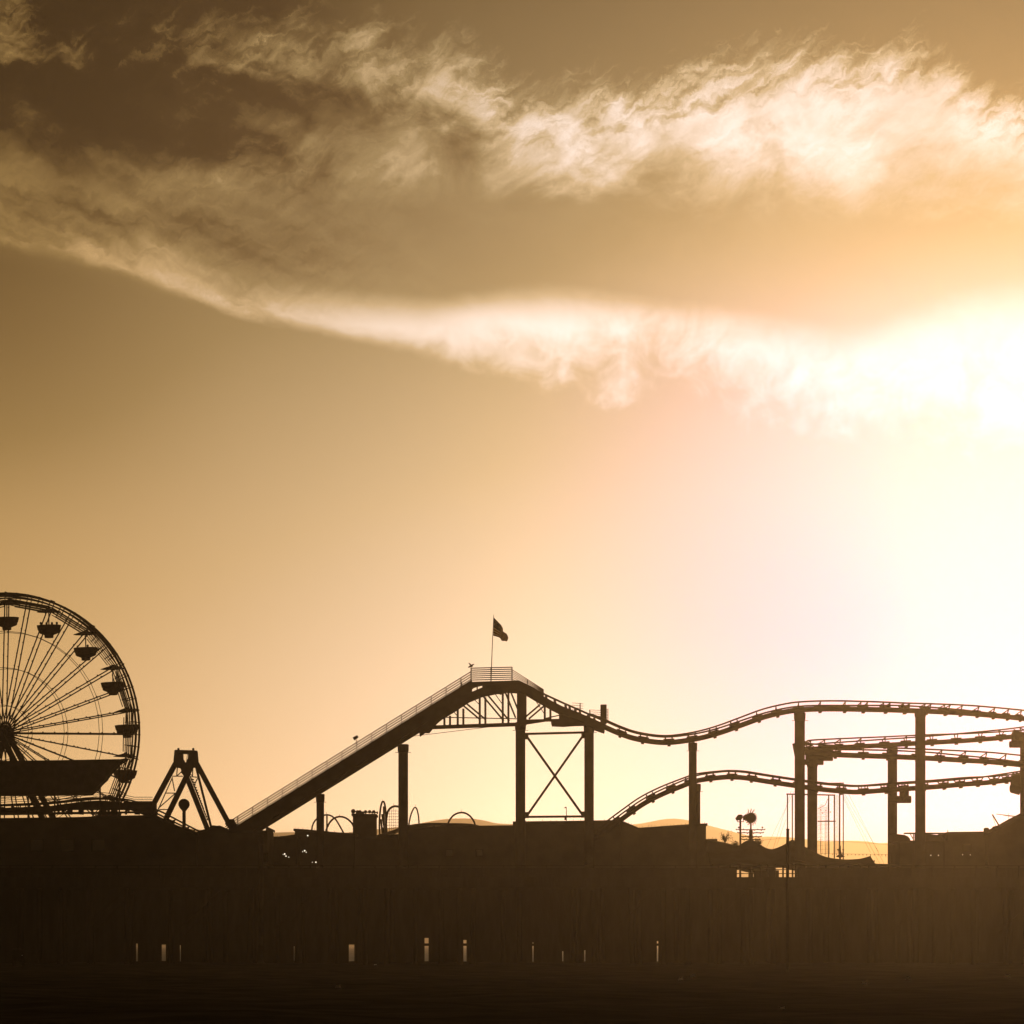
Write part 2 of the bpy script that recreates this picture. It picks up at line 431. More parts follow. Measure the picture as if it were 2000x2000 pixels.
h2 = ridge([(900, 1740), (1150, 1660), (1320, 1625), (1400, 1630), (1460, 1640), (1540, 1650), (1640, 1658), (1760, 1650), (1850, 1640), (2000, 1650), (2300, 1560), (3000, 1640)], HD + 350, 300, 5)
tag(h2.build('coastal_hills', M['hill'], smooth=True), 'taller hazy ridge behind the right half of the pier', 'hills', kind='structure')

TOP = 250.0
hz = bpy.data.materials.new('haze_air'); hz.use_nodes = True; hz.cycles.volume_sampling = 'MULTIPLE_IMPORTANCE'
t = hz.node_tree; t.nodes.clear()
pv = t.nodes.new('ShaderNodeVolumePrincipled'); om = t.nodes.new('ShaderNodeOutputMaterial')
pv.inputs['Color'].default_value = (0.98, 0.80, 0.60, 1)
pv.inputs['Density'].default_value = 1.85e-4
pv.inputs['Anisotropy'].default_value = 0.82
t.links.new(pv.outputs[0], om.inputs['Volume'])
air = MB().box(-7000, 7000, -300, 6500, -3.2, TOP).build('haze', hz)
tag(air, 'thin bright sea haze over the whole bay', 'haze', kind='stuff')
air.display_type = 'WIRE'

# ------------------------------------------------------------------ materials of the built things
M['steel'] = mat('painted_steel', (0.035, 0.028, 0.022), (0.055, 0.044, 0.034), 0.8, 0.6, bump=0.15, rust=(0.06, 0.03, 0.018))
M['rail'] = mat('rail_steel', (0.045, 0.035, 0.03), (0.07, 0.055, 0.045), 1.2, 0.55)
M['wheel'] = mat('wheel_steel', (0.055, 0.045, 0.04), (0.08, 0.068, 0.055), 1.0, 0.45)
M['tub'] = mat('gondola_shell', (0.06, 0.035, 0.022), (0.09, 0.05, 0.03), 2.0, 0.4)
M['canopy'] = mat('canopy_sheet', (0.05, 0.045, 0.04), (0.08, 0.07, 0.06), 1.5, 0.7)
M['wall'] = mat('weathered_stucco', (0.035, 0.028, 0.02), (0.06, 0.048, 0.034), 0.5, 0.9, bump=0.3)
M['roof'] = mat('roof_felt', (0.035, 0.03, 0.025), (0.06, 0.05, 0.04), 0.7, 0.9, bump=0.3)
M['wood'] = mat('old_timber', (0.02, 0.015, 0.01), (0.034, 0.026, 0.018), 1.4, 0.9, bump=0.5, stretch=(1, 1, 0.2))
M['tent'] = mat('tent_fabric', (0.10, 0.085, 0.065), (0.14, 0.12, 0.09), 0.6, 0.85)
M['leaf'] = mat('leaves', (0.04, 0.05, 0.02), (0.07, 0.085, 0.035), 3.0, 0.8)
M['bark'] = mat('bark', (0.05, 0.035, 0.022), (0.08, 0.06, 0.04), 4.0, 0.9)
M['bin'] = mat('bin_steel', (0.02, 0.017, 0.014), (0.035, 0.03, 0.024), 2.0, 0.8)
M['cloth'] = mat('clothes', (0.04, 0.035, 0.035), (0.09, 0.07, 0.06), 5.0, 0.9)
M['paper'] = mat('paper_scrap', (0.7, 0.68, 0.62), (0.85, 0.83, 0.78), 20.0, 0.4)
M['bird'] = mat('feathers', (0.10, 0.09, 0.08), (0.2, 0.18, 0.16), 8.0, 0.8)
bm_ = bpy.data.materials.new('glowing_dot'); bm_.use_nodes = True  # even emissive material of the small bright dots
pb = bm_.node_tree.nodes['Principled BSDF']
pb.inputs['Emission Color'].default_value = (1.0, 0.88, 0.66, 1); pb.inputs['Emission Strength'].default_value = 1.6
M['glow'] = bm_

def cloth_mat(name, c, c2=None):
    m = bpy.data.materials.new(name); m.use_nodes = True
    t = m.node_tree; p = t.nodes['Principled BSDF']; b = NB(t)
    tc = t.nodes.new('ShaderNodeTexCoord')
    f = b.noise(tc.outputs['Object'], 9.0, 5.0)
    mx = t.nodes.new('ShaderNodeMix'); mx.data_type = 'RGBA'
    if c2:                                # small pale stars on the canton
        vo = t.nodes.new('ShaderNodeTexVoronoi'); vo.inputs['Scale'].default_value = 9.0
        t.links.new(tc.outputs['Object'], vo.inputs['Vector'])
        t.links.new(b.step(vo.outputs['Distance'], 0.18, 0.3, 1.0, 0.0), mx.inputs[0])
        mx.inputs[6].default_value = (*c, 1); mx.inputs[7].default_value = (*c2, 1)
    else:
        t.links.new(f, mx.inputs[0])
        mx.inputs[6].default_value = (*[v * 0.85 for v in c], 1); mx.inputs[7].default_value = (*c, 1)
    t.links.new(mx.outputs[2], p.inputs['Base Color']); p.inputs['Roughness'].default_value = 0.9
    tl = t.nodes.new('ShaderNodeBsdfTranslucent'); t.links.new(mx.outputs[2], tl.inputs[0])
    ms = t.nodes.new('ShaderNodeMixShader'); ms.inputs[0].default_value = 0.5
    t.links.new(p.outputs[0], ms.inputs[1]); t.links.new(tl.outputs[0], ms.inputs[2])
    t.links.new(ms.outputs[0], t.nodes['Material Output'].inputs[0])
    return m

def zz(py, Y): return EYE + (HZ - py) / F * Y
def xx(px, Y): return (px - 1000.0) / F * Y
DECK = 7.6

def spline(pts, step):
    """Catmull-Rom through tuples of any length, resampled about every `step` metres of the first three"""
    out = []
    n_ = len(pts)
    for i in range(n_ - 1):
        p0, p1, p2, p3 = pts[max(i - 1, 0)], pts[i], pts[i + 1], pts[min(i + 2, n_ - 1)]
        L = math.dist(p1[:3], p2[:3]); k = max(2, int(L / step))
        for j in range(k):
            u = j / k
            out.append(tuple(0.5 * (2 * b + (c - a) * u + (2 * a - 5 * b + 4 * c - d) * u * u + (3 * b - a - 3 * c + d) * u ** 3) for a, b, c, d in zip(p0, p1, p2, p3)))
    out.append(pts[-1])
    return out

# ================================================================== roller coaster
coaster = thing('roller_coaster', (xx(1000, 200), 200, DECK), 'tall steel roller coaster with a long lift hill and stacked curving tracks', 'roller coaster')

def track(pts, parent, tie_every=2.1, drop=0.58, gauge=1.1, rs=0.25, rr=0.085, first=0.6, single=14):
    """pts: (px, py of the rail line, Y, bank in degrees); tubular spine with two rails carried on ties"""
    p3 = [(*at(px, py, Y), bk) for px, py, Y, bk in pts]
    q = spline(p3, 0.35)
    P = [Vector(a[:3]) for a in q]; bk = [R(a[3]) for a in q]
    fr = []
    for i in range(len(P)):
        t = (P[min(i + 1, len(P) - 1)] - P[max(i - 1, 0)]).normalized()
        side = t.cross(Vector((0, 0, 1))).normalized()
        up = side.cross(t).normalized()
        if side.y > 0: side = -side                   # points at the camera side
        c, s = math.cos(bk[i]), math.sin(bk[i])
        fr.append((t, side * c + up * s, up * c - side * s))
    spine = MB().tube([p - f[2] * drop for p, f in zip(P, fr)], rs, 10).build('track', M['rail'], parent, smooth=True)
    for sg in (1, -1):
        MB().tube([p + f[1] * gauge / 2 * sg for p, f in zip(P, fr)], rr, 6).build('rail', M['rail'], spine, smooth=True)
    acc = -first; prev = P[0]; k = 0
    for i in range(1, len(P)):
        acc += (P[i] - prev).length; prev = P[i]
        if acc >= tie_every:
            acc -= tie_every; k += 1
            t, sd_, up = fr[i]; p = P[i]; b = MB()
            for dt in ((-0.36, 0.36) if abs(bk[i]) < R(single) else (0.0,)):
                for sg in (1, -1):
                    b.bar(p + sd_ * gauge / 2 * sg + t * dt * 0.9, p - up * (drop - rs * 0.6) + sd_ * 0.12 * sg + t * dt * 0.8, 0.075, 0.09)
                b.bar(p + sd_ * gauge / 2 + t * dt * 0.9 - up * 0.06, p - sd_ * gauge / 2 + t * dt * 0.9 - up * 0.06, 0.07, 0.08)
            b.bar(p - up * (drop - rs - 0.03) - t * 0.5, p - up * (drop - rs - 0.03) + t * 0.5, 0.34, 0.12, up)
            b.bar(p - up * (drop + rs + 0.05) - t * 0.14, p - up * (drop + rs + 0.05) + t * 0.14, 0.3, 0.12, up)
            b.build('tie', M['steel'], spine)
    return P, fr

# first drop and the long high curve
track([(1150, 1395, 200, 0), (1170, 1402, 200, 0), (1185, 1408.5, 200, 0), (1210, 1419.5, 200, 0), (1240, 1430, 200, 0), (1276, 1436.5, 200, 0), (1306, 1438, 200, 1), (1342, 1434, 200, 3), (1375, 1427.5, 200, 6),
       (1408, 1418, 200, 9), (1442, 1406, 200, 12), (1491, 1389, 200, 16), (1536, 1378.5, 200, 16), (1566, 1375, 200, 16), (1600, 1373.5, 200.2, 16), (1648, 1373.5, 200.5, 16), (1720, 1374.5, 201.2, 10),
       (1760, 1375.5, 201.8, 6), (1821, 1378, 203, 10), (1884, 1382, 205, 17), (1945, 1388, 207.6, 23), (2000, 1394, 210.6, 26), (2060, 1402, 215, 30), (2100, 1408, 221, 34)], coaster, first=1.2)
# the two decks of the helix, joined by the tight turn at the left
track([(2085, 1411, 222, -30), (2040, 1418, 218, -24), (1980, 1425, 216, -16), (1900, 1431.5, 215, -9), (1806, 1437, 214.2, 4), (1720, 1442, 213.6, 9), (1665, 1445, 212.8, 14), (1620, 1447.5, 211.4, 18), (1590, 1449.5, 209.8, 22), (1572, 1451.5, 208.2, 26), (1566, 1453.5, 206.8, 28),
       (1572, 1455.5, 205.3, 26), (1590, 1457.5, 203.8, 22), (1620, 1459.5, 202.8, 17), (1665, 1461, 202.2, 12), (1720, 1462.5, 202, 8), (1806, 1466, 202.2, 8), (1880, 1471, 203.4, 16), (1932, 1475, 205, 22), (2000, 1482.5, 207.8, 27), (2060, 1489, 212, 30), (2100, 1494, 218, 33)], coaster, tie_every=2.5, drop=0.72, single=0)
# the low return track
track([(2100, 1494, 222, -30), (2050, 1501, 217, -22), (2000, 1508, 214, -12), (1932, 1516.5, 211, -2), (1880, 1520.5, 209.4, 6), (1815, 1526, 208, 6), (1745, 1530.5, 206.8, 4), (1680, 1535, 206.2, 0), (1650, 1534, 206, 0), (1597, 1529, 206, 2), (1539, 1520.5, 206, 0), (1496, 1514, 206, 0),
       (1455, 1507.5, 206, 0), (1430, 1506, 206, 0), (1410, 1506.5, 206, 0), (1361, 1513, 206, 5), (1328, 1524.5, 206, 9), (1287, 1541.5, 206, 12), (1249, 1561.5, 206, 14), (1210, 1589, 206, 14), (1187, 1606, 206, 14), (1150, 1632, 206, 12)], coaster)
# left end of the circuit, above the low hall
track([(-160, 1578, 199, 0), (-60, 1575, 199, 0), (0, 1573, 199, 0), (80, 1570, 199, 0), (150, 1563, 199, 0), (190, 1560, 199, 0), (230, 1561, 199, 2), (262, 1567, 199.5, 4), (300, 1582, 200, 5), (340, 1602, 201, 5), (385, 1624.5, 202, 3), (430, 1645, 203, 0)], coaster)

# walkway beside the left track
b = MB()
lw = [(-160, 1573), (0, 1573), (100, 1569), (165, 1560), (200, 1558), (240, 1562), (262, 1567), (298, 1567)]
b.prism([(xx(px, 198), zz(py + 6, 198)) for px, py in lw] + [(xx(298, 198), zz(1580, 198)), (xx(250, 198), zz(1582, 198)), (xx(130, 198), zz(1582, 198)), (xx(0, 198), zz(1586, 198)), (xx(-160, 198), zz(1586, 198))], 197.4, 198.2)
for px in range(-150, 300, 22): b.bar(at(px, 1591, 197.8), at(px + 1, 1576, 197.8), 0.5 if px % 3 else 0.2, 0.12)
b.bar(at(-160, 1592, 197.6), at(155, 1588, 197.6), 0.2, 0.22); b.bar(at(155, 1588, 197.6), at(298, 1586, 197.6), 0.2, 0.18)
b.prism([(xx(242, 198.6), zz(1566, 198.6)), (xx(298, 198.6), zz(1566, 198.6)), (xx(298, 198.6), zz(1588, 198.6)), (xx(285, 198.6), zz(1590, 198.6)), (xx(240, 198.6), zz(1576, 198.6))], 198.4, 201.0)
b.build('walkway', M['steel'], coaster)
b = MB()
for i in range(len(lw) - 1):
    for dy in (-9, -5, -1):
        b.bar(at(lw[i][0], lw[i][1] + dy - 1, 197.5), at(lw[i + 1][0], lw[i + 1][1] + dy - 1, 197.5), 0.05)
b.build('handrail', M['rail'], coaster)

# lift hill girder with drain slots along its lower edge
def lt(x): return 1618.3 - 0.6205 * (x - 456.4)       # top edge
def lb(x): return lt(x) + 36.5                        # lower edge
b = MB()
def pr(poly, y0, y1, Y=200): b.prism([(xx(px, Y), zz(py, Y)) for px, py in poly], y0, y1)
pr([(430, lt(430)), (922, lt(922)), (922, lt(922) + 22), (905, lt(905) + 27.5), (430, lt(430) + 28)], 199.2, 200.8)
pr([(430, lt(430) + 30.2), (870, lt(870) + 30.2), (838, 1431), (818, lb(818)), (430, lb(430))], 199.3, 200.7)
x = 436
while x < 850:
    pr([(x, lt(x) + 27.9), (x + 17, lt(x + 17) + 27.9), (x + 17, lt(x + 17) + 30.3), (x, lt(x) + 30.3)], 199.25, 200.75); x += 40.4
b.build('lift_hill', M['steel'], coaster)

# railing up the lift hill, over the summit and down the other side
def railing(path, h, nr, posts, Y, name='handrail', th=0.085):
    b = MB()
    for i in range(len(path) - 1):
        for k in range(nr):
            d = h * (k + 1) / nr - (h / nr) * 0.15
            b.bar(at(path[i][0], path[i][1] - d, Y), at(path[i + 1][0], path[i + 1][1] - d, Y), th)
    for x0, y0 in posts: b.bar(at(x0, y0, Y), at(x0, y0 - h, Y), 0.1)
    return b.build(name, M['rail'], coaster)
xs_ = [464.5 + 29.05 * k for k in range(16)]
railing([(440, lt(440)), (919.5, lt(919.5))], 19.5, 4, [(x, lt(x)) for x in xs_], 199.3)
railing([(920, 1331.5), (1000, 1329.5)], 27, 7, [(920.0, 1331.5), (959.0, 1330.5), (1000, 1329.5)], 199.3)
b = MB()
for k in range(6):
    u = k / 5.5
    b.bar(at(1000, 1308 + 20 * u, 199.3), at(1062, 1347 + 7 * u, 199.3), 0.06)
b.bar(at(1030, 1340, 199.3), at(1030, 1326, 199.3), 0.09)
b.build('handrail', M['rail'], coaster)
railing([(1117, 1390), (1139, 1392)], 18, 4, [(1133, 1391)], 200.7, th=0.04)
railing([(1151, 1401), (1173, 1402)], 15, 4, [(1152, 1401)], 200.7, th=0.04)
b = MB()
for k in range(8): b.bar(at(1184, 1386 + 3 * k, 200.5), at(1187.5, 1386 + 3 * k, 200.5), 0.05)
b.bar(at(1187.5, 1384, 200.5), at(1187.5, 1412, 200.5), 0.06); b.build('ladder', M['rail'], coaster)

# summit: walkway fascia, arched girder below it, descending side
b = MB()
pr([(918, 1333.5), (1012, 1330.5), (1031, 1339), (1062, 1357), (1062, 1366), (1040, 1352), (1012, 1338), (985, 1337), (957, 1341), (940, 1338), (926, 1342), (895, 1362), (880, 1366), (880, 1357)], 199.3, 200.7)
b.build('summit_walkway', M['steel'], coaster)
arch = [(820, 1430), (835, 1419), (862, 1397), (890, 1380), (915, 1363.5), (940, 1352.8), (965, 1347.5), (990, 1344), (1010, 1345), (1030, 1351), (1050, 1363), (1075, 1377), (1100, 1390), (1130, 1401), (1160, 1417), (1180, 1424)]
b = MB()
for i in range(len(arch) - 1):
    (x0, y0), (x1, y1) = arch[i], arch[i + 1]
    pr([(x0, y0 - 7.5), (x1 + 0.3, y1 - 7.5), (x1 + 0.3, y1 + 7.5), (x0, y0 + 7.5)], 199.15 + 0.003 * (i % 2), 200.85)
for x0, x1 in ((900, 903), (918, 919.5), (931, 933), (942, 957), (965, 967.5), (977, 989), (992, 996)):
    pr([(x0, 1334), (x1, 1334), (x1, 1352), (x0, 1356)], 199.4, 200.6)
pr([(1006, 1334), (1031, 1342), (1062, 1362), (1092, 1378), (1145, 1399), (1172, 1411), (1182, 1424), (1172, 1424.5), (1160, 1416), (1145, 1417), (1123, 1417.5), (1100, 1419), (1078, 1418), (1076, 1409), (1092, 1405), (1092, 1393), (1062, 1376), (1028, 1354)], 199.5, 200.5)
b.build('summit_arch', M['steel'], coaster)
b = MB()
for Y_ in (199.4, 200.6):
    down = [(1012, 1331), (1031, 1340), (1060, 1354.5), (1075, 1361.5), (1100, 1373), (1130, 1386), (1147, 1393.5), (1175, 1406)]
    b.tube([at(px, py, Y_) for px, py in down], 0.1, 6)
for px, py in ((1066, 1358), (1083, 1366), (1104, 1376), (1112, 1380), (1123, 1384.5), (1132, 1389), (1148, 1396), (1160, 1402)): b.bar(at(px, py + 0.5, 200), at(px + 2, py + 9, 200), 1.1, 0.18)
b.build('descent_rails', M['rail'], coaster)
b = MB(); pr([(1173, 1377), (1184.5, 1377), (1184.5, 1414), (1173, 1412)], 199.5, 200.5); b.build('control_cabinet', M['steel'], coaster)

# truss under the summit: two planes, the far one set back and to the right
b = MB()
def truss(Y, dx):
    B_ = lambda x0, y0, x1, y1, w_=3.2: b.bar(at(x0 + dx, y0, Y), at(x1 + dx, y1, Y), w_ / 21.0, 0.14, (0, 1, 0))
    B_(815, 1421.5, 1014, 1414.5, 7); B_(1018, 1414, 1077, 1405, 5.5) if dx == 0 else None
    if dx == 0:
        B_(868, 1401, 1012, 1404, 1.6); B_(1018, 1408, 1092, 1406.5, 5)
    for x0, yt in ((868, 1398), (894, 1384), (937, 1362), (982, 1350), (1064, 1378)): B_(x0, yt, x0, 1417 if x0 < 1000 else 1406, 4.2)
    B_(900, 1374, 937, 1405); B_(942, 1358, 984, 1408); B_(986, 1350, 1007, 1402)
    B_(1022, 1404, 1055, 1376)
for Y_, dx in ((199.45, 0), (200.55, 11)): truss(Y_, dx)
b.bar(at(926, 1366, 200), at(938, 1378, 200), 0.07); b.bar(at(966, 1354, 200), at(981, 1375, 200), 0.07); b.bar(at(966, 1354, 200), at(979, 1356, 200), 0.07); b.bar(at(884, 1388, 200), at(894, 1399, 200), 0.07)
b.bar(at(1047, 1370, 200), at(1063, 1394, 200), 0.07); b.bar(at(1066, 1403, 200), at(1092, 1397, 200), 0.1)
b.bar(at(810, 1437.5, 200.2), at(1008, 1413.5, 200.2), 0.045); b.bar(at(833, 1425, 200.2), at(833, 1432, 200.2), 0.05)
b.build('truss', M['steel'], coaster)

def column(px, top, Y, wpx, base=DECK, flange=True, arm=None):
    r = wpx / 2 * Y / F; x0 = xx(px, Y); zt = zz(top, Y)
    o = MB().tube([(x0, Y, base), (x0, Y, zt)], r, 20).build('column', M['steel'], coaster, smooth=False)
    o.data.polygons.foreach_set('use_smooth', [len(p_.vertices) == 4 for p_ in o.data.polygons])
    cap = MB()
    cap.lathe([(r * 0.9, -0.9), (r * 1.12, -0.55), (r * 1.16, 0.0), (r * 1.0, 0.05)], (x0, Y, zt), 20)
    if flange: cap.tube([(x0 - r * 1.6, Y - 0.3, zt - 0.72), (x0 + r * 1.6, Y - 0.3, zt - 0.72)], 0.025, 5)
    cap.build('column_cap', M['steel'], o)
    if arm:
        x1, x2, y1, y2 = arm
        MB().tube([(xx(x1, Y - 0.2), Y - 0.2, zz((y1 + y2) / 2, Y)), (xx(x2, Y - 0.2), Y - 0.2, zz((y1 + y2) / 2, Y))], (y2 - y1) / 2 * Y / F, 14).build('cross_arm', M['steel'], o)
    cl = MB().lathe([(r * 1.5, 0), (r * 1.5, 0.12), (r * 1.05, 0.3)], (x0, Y, base), 20).build('column_foot', M['steel'], o)
    return o
column(625.5, 1552, 200, 15); column(787.5, 1455, 200, 19); column(1016.5, 1412, 200, 19); column(1150.5, 1416, 200, 18.5)
column(1353, 1452, 200, 15.5); column(1360, 1532, 206, 15.5); column(1562, 1393, 200, 20)
column(1586.5, 1484, 207, 19.5, flange=False, arm=(1552.5, 1608, 1483.5, 1494.5))
column(1743, 1460, 212.6, 18.5, arm=(1735, 1779, 1554.5, 1569)); column(1797.5, 1386, 202, 20, flange=False); column(2003, 1440, 211, 21, arm=(1972, 2030, 1448, 1461))
column(509.5, 1632, 188.6, 10.5, base=-0.05, flange=False)
b = MB()                                                      # column carried on up through the truss
b.bar(at(1019, 1416, 200), at(1019, 1340, 200), 0.9, 0.9, (0, 1, 0)); b.build('king_post', M['steel'], coaster)
for args in (((1600, 1462, 207), (1600, 1486, 207), 2.6, 0.5), ((1551, 1452, 206.6), (1556, 1479, 206.6), 0.3, 0.5), ((1766, 1541, 208.2), (1766, 1556, 211), 0.8, 0.5),
             ((1986, 1432, 213), (1986, 1452, 211), 0.9, 0.6), ((1984, 1516, 213), (1984, 1546, 211), 0.9, 0.6)):
    MB().bar(at(*args[0]), at(*args[1]), args[2], args[3], (0, 1, 0)).build('track_saddle', M['steel'], coaster)
MB().tube([at(1973, 1540, 211), at(2030, 1540, 211)], 0.34, 12).build('cross_arm', M['steel'], coaster)
b = MB()                                                      # braced bay between the two tall columns
S_ = lambda x0, y0, x1, y1, w_=4.2: b.bar(at(x0, y0, 200), at(x1, y1, 200), w_ / 21.0, 0.2, (0, 1, 0))
S_(1024, 1433.5, 1143, 1430.5); S_(1030, 1440, 1138, 1592, 4.5); b.bar(at(1138, 1438, 200.25), at(1030, 1592, 200.25), 0.21, 0.2, (0, 1, 0)); S_(1024, 1595.5, 1143, 1594.5)
for px, py in ((1028.5, 1438), (1139, 1436), (1029, 1592), (1139, 1591)): b.bar(at(px, py + 6, 200), at(px, py - 6, 200), 0.34, 0.26, (0, 1, 0))
b.build('cross_brace', M['steel'], coaster)
# floodlight standing on the lift hill
fl = thing('floodlight', at(695.5, lt(695.5), 199.3), 'small floodlight on a stalk halfway up the lift hill', 'floodlight')
MB().bar(at(697, lt(697), 199.3), at(696.5, 1445, 199.3), 0.09).build('stalk', M['rail'], fl)
MB().tube([at(690.5, 1443.5, 199.3), at(699, 1438, 199.3)], [0.17, 0.13], 12).build('lamp_head', M['rail'], fl)

# ================================================================== flag on the summit
flag = thing('flag', at(959, 1330, 199.5), 'striped national flag flying from a thin pole on the coaster summit', 'flag')
MB().tube([at(959, 1331, 199.5), at(961.5, 1260, 199.5), at(964.3, 1201, 199.5)], [0.045, 0.035, 0.025], 6).build('pole', M['rail'], flag)
te = [(964.5, 1206), (969, 1210.5), (974, 1215.5), (979, 1221), (982, 1227), (982.5, 1232), (986, 1234.5), (990, 1237.5), (993, 1246)]
be = [(963.3, 1241.5), (967, 1242.5), (972, 1244), (977, 1246), (979, 1249.5), (982, 1251.3), (986, 1251.6), (989, 1252.3), (991, 1250)]
tsp = spline([(a, c, 0.0) for a, c in te], 1.3); bsp = spline([(a, c, 0.0) for a, c in be], 1.3)
NU, NV = 30, 13
b = MB(); mi = []
for j in range(NV + 1):
    for i in range(NU + 1):
        u = i / NU
        a = tsp[min(int(u * (len(tsp) - 1)), len(tsp) - 1)]; c = bsp[min(int(u * (len(bsp) - 1)), len(bsp) - 1)]
        v = j / NV
        p = at(a[0] + (c[0] - a[0]) * v, a[1] + (c[1] - a[1]) * v, 199.5)
        p.y += 0.22 * math.sin(u * 11 + v * 1.5) * u + 0.3 * u
        b.v.append(tuple(p))
for j in range(NV):
    for i in range(NU):
        q = j * (NU + 1) + i; b.f.append((q, q + 1, q + NU + 2, q + NU + 1))
        mi.append(2 if (i < NU * 0.42 and j < 7) else (0 if j % 2 == 0 else 1))
fc = b.build('cloth', cloth_mat('flag_red', (0.22, 0.05, 0.03)), flag, smooth=True)
fc.data.materials.append(cloth_mat('flag_white', (0.62, 0.55, 0.42))); fc.data.materials.append(cloth_mat('flag_blue', (0.02, 0.03, 0.10), (0.5, 0.48, 0.42)))
fc.data.polygons.foreach_set('material_index', mi)
so_ = fc.modifiers.new('thickness', 'SOLIDIFY'); so_.thickness = 0.012

g0 = at(920.5, 1304, 199.3)
gull = MB()
gull.tube([g0 + Vector((-0.30, 0, 0.02)), g0 + Vector((-0.12, 0, 0.10)), g0 + Vector((0.06, 0, 0.17)), g0 + Vector((0.13, 0, 0.27)), g0 + Vector((0.19, 0, 0.31)), g0 + Vector((0.29, 0, 0.29))], [0.03, 0.09, 0.11, 0.06, 0.055, 0.01], 10)
for s_ in (-1, 1): gull.bar(g0 + Vector((0.02, 0.04 * s_, -0.12)), g0 + Vector((0.02, 0.04 * s_, 0.1)), 0.025)
for s_ in (-1, 1): gull.tube([g0 + Vector((0.02, 0.06 * s_, 0.17)), g0 + Vector((-0.1, 0.2 * s_, 0.30)), g0 + Vector((-0.24, 0.34 * s_, 0.42))], [0.07, 0.05, 0.015], 8)
tag(gull.build('gull', M['bird'], smooth=True), 'gull with raised wings perched on the summit railing corner', 'bird')

# ================================================================== ferris wheel
WY = 208.0
wc = at(8, 1432, WY)
PX = WY / F
wheel = thing('ferris_wheel', (wc.x, WY, DECK), 'big spoked ferris wheel cut off by the left edge', 'ferris wheel')
YAW = R(9)
def polar(r, ang, Y):
    c = r * PX * math.cos(ang); d = Y - WY
    return Vector((wc.x + c * math.cos(YAW) + d * math.sin(YAW), WY - c * math.sin(YAW) + d * math.cos(YAW), wc.z + r * PX * math.sin(ang)))
NG = 18
A0 = R(8.7)
HALF = 0.5
for Y_ in (WY - HALF, WY + HALF):
    b = MB()
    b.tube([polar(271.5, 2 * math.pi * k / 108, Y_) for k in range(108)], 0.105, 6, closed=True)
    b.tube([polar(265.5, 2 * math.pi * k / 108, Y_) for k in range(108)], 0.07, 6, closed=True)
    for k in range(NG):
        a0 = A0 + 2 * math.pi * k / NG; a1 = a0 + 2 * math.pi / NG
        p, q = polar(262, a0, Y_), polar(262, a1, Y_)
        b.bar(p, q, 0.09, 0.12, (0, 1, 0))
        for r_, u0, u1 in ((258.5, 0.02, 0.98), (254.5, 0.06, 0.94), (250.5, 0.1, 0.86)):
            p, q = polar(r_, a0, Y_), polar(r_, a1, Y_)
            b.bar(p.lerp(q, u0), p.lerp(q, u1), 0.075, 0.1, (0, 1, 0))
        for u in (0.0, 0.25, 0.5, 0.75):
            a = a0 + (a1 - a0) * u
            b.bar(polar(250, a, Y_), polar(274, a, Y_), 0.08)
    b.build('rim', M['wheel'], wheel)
    for r_ in (54, 127, 198):
        MB().tube([polar(r_, A0 + 2 * math.pi * k / 36, Y_) for k in range(36)], 0.028, 5, closed=True).build('tie_ring', M['wheel'], wheel)
    for k in range(36):
        a = A0 + 2 * math.pi * k / 36
        b = MB().bar(polar(12, a, WY + (Y_ - WY) * 1.1), polar(258, a, Y_), 0.1, 0.1, (0, 1, 0))
        for r_ in range(30, 250, 24):                          # lamp fittings along the spoke
            b.ball(polar(r_ + (6 if k % 2 else 0), a, Y_ - 0.06) + Vector((0, 0, 0.06)), 0.085, 6)
        b.build('spoke', M['wheel'], wheel)
b = MB()
for k in range(NG):
    a = A0 + 2 * math.pi * k / NG
    for r_ in (274, 258): b.bar(polar(r_, a, WY - HALF), polar(r_, a, WY + HALF), 0.1)
b.build('rim_strut', M['wheel'], wheel)
MB().tube([polar(0, 0, WY - 1.3), polar(0, 0, WY - 1.2), polar(0, 0, WY + 1.2), polar(0, 0, WY + 1.3)], [0.45, 0.62, 0.62, 0.45], 24).build('hub', M['wheel'], wheel)
for sx_ in (-1, 1):
    for sy_ in (-1, 1):
        MB().bar((wc.x, WY + 1.75 * sy_, wc.z), (wc.x + 7.5 * sx_, WY + 3.6 * sy_, DECK), 0.5, 0.5, (0, 1, 0)).build('support_leg', M['wheel'], wheel)

def make_gondola():
    tb = MB().lathe([(0.33, -2.52), (0.44, -2.5), (0.46, -2.24), (0.86, -2.10), (1.02, -2.0), (1.06, -1.78), (1.12, -1.74), (1.22, -1.30), (1.15, -1.30), (1.08, -1.72), (0.95, -1.95)], (0, 0, 0), 24, 1.0, 0.5).build('gondola', M['tub'])
    cn = MB()
    cn.lathe([(1.18, -0.02), (1.24, 0.0), (0.75, 0.16), (0.25, 0.30), (0.08, 0.42)], (0, 0, 0), 12, 1.0, 0.5)
    c_ = cn.build('canopy', M['canopy']); c_.parent = tb
    p_ = MB().tube([(0, 0, -2.0), (0, 0, 0.1)], 0.06, 8); p_.lathe([(0.3, -1.42), (0.3, -1.37)], (0, 0, 0), 14)
    p_ = p_.build('pole', M['rail']); p_.parent = tb
    return tb
g_proto = make_gondola()
gpos = []
for k in range(NG):
    a = A0 + 2 * math.pi * k / NG
    if k == 0: g = g_proto
    else:
        g = g_proto.copy(); col.objects.link(g)
        for ch in g_proto.children:
            c = ch.copy(); col.objects.link(c); c.parent = g
    g.parent = wheel
    p = polar(252, a, WY)
    g.location = p - wheel.location
    g.rotation_euler = (0, R((k * 37 % 9) - 4) * 0.5, -YAW)
    gpos.append(p)

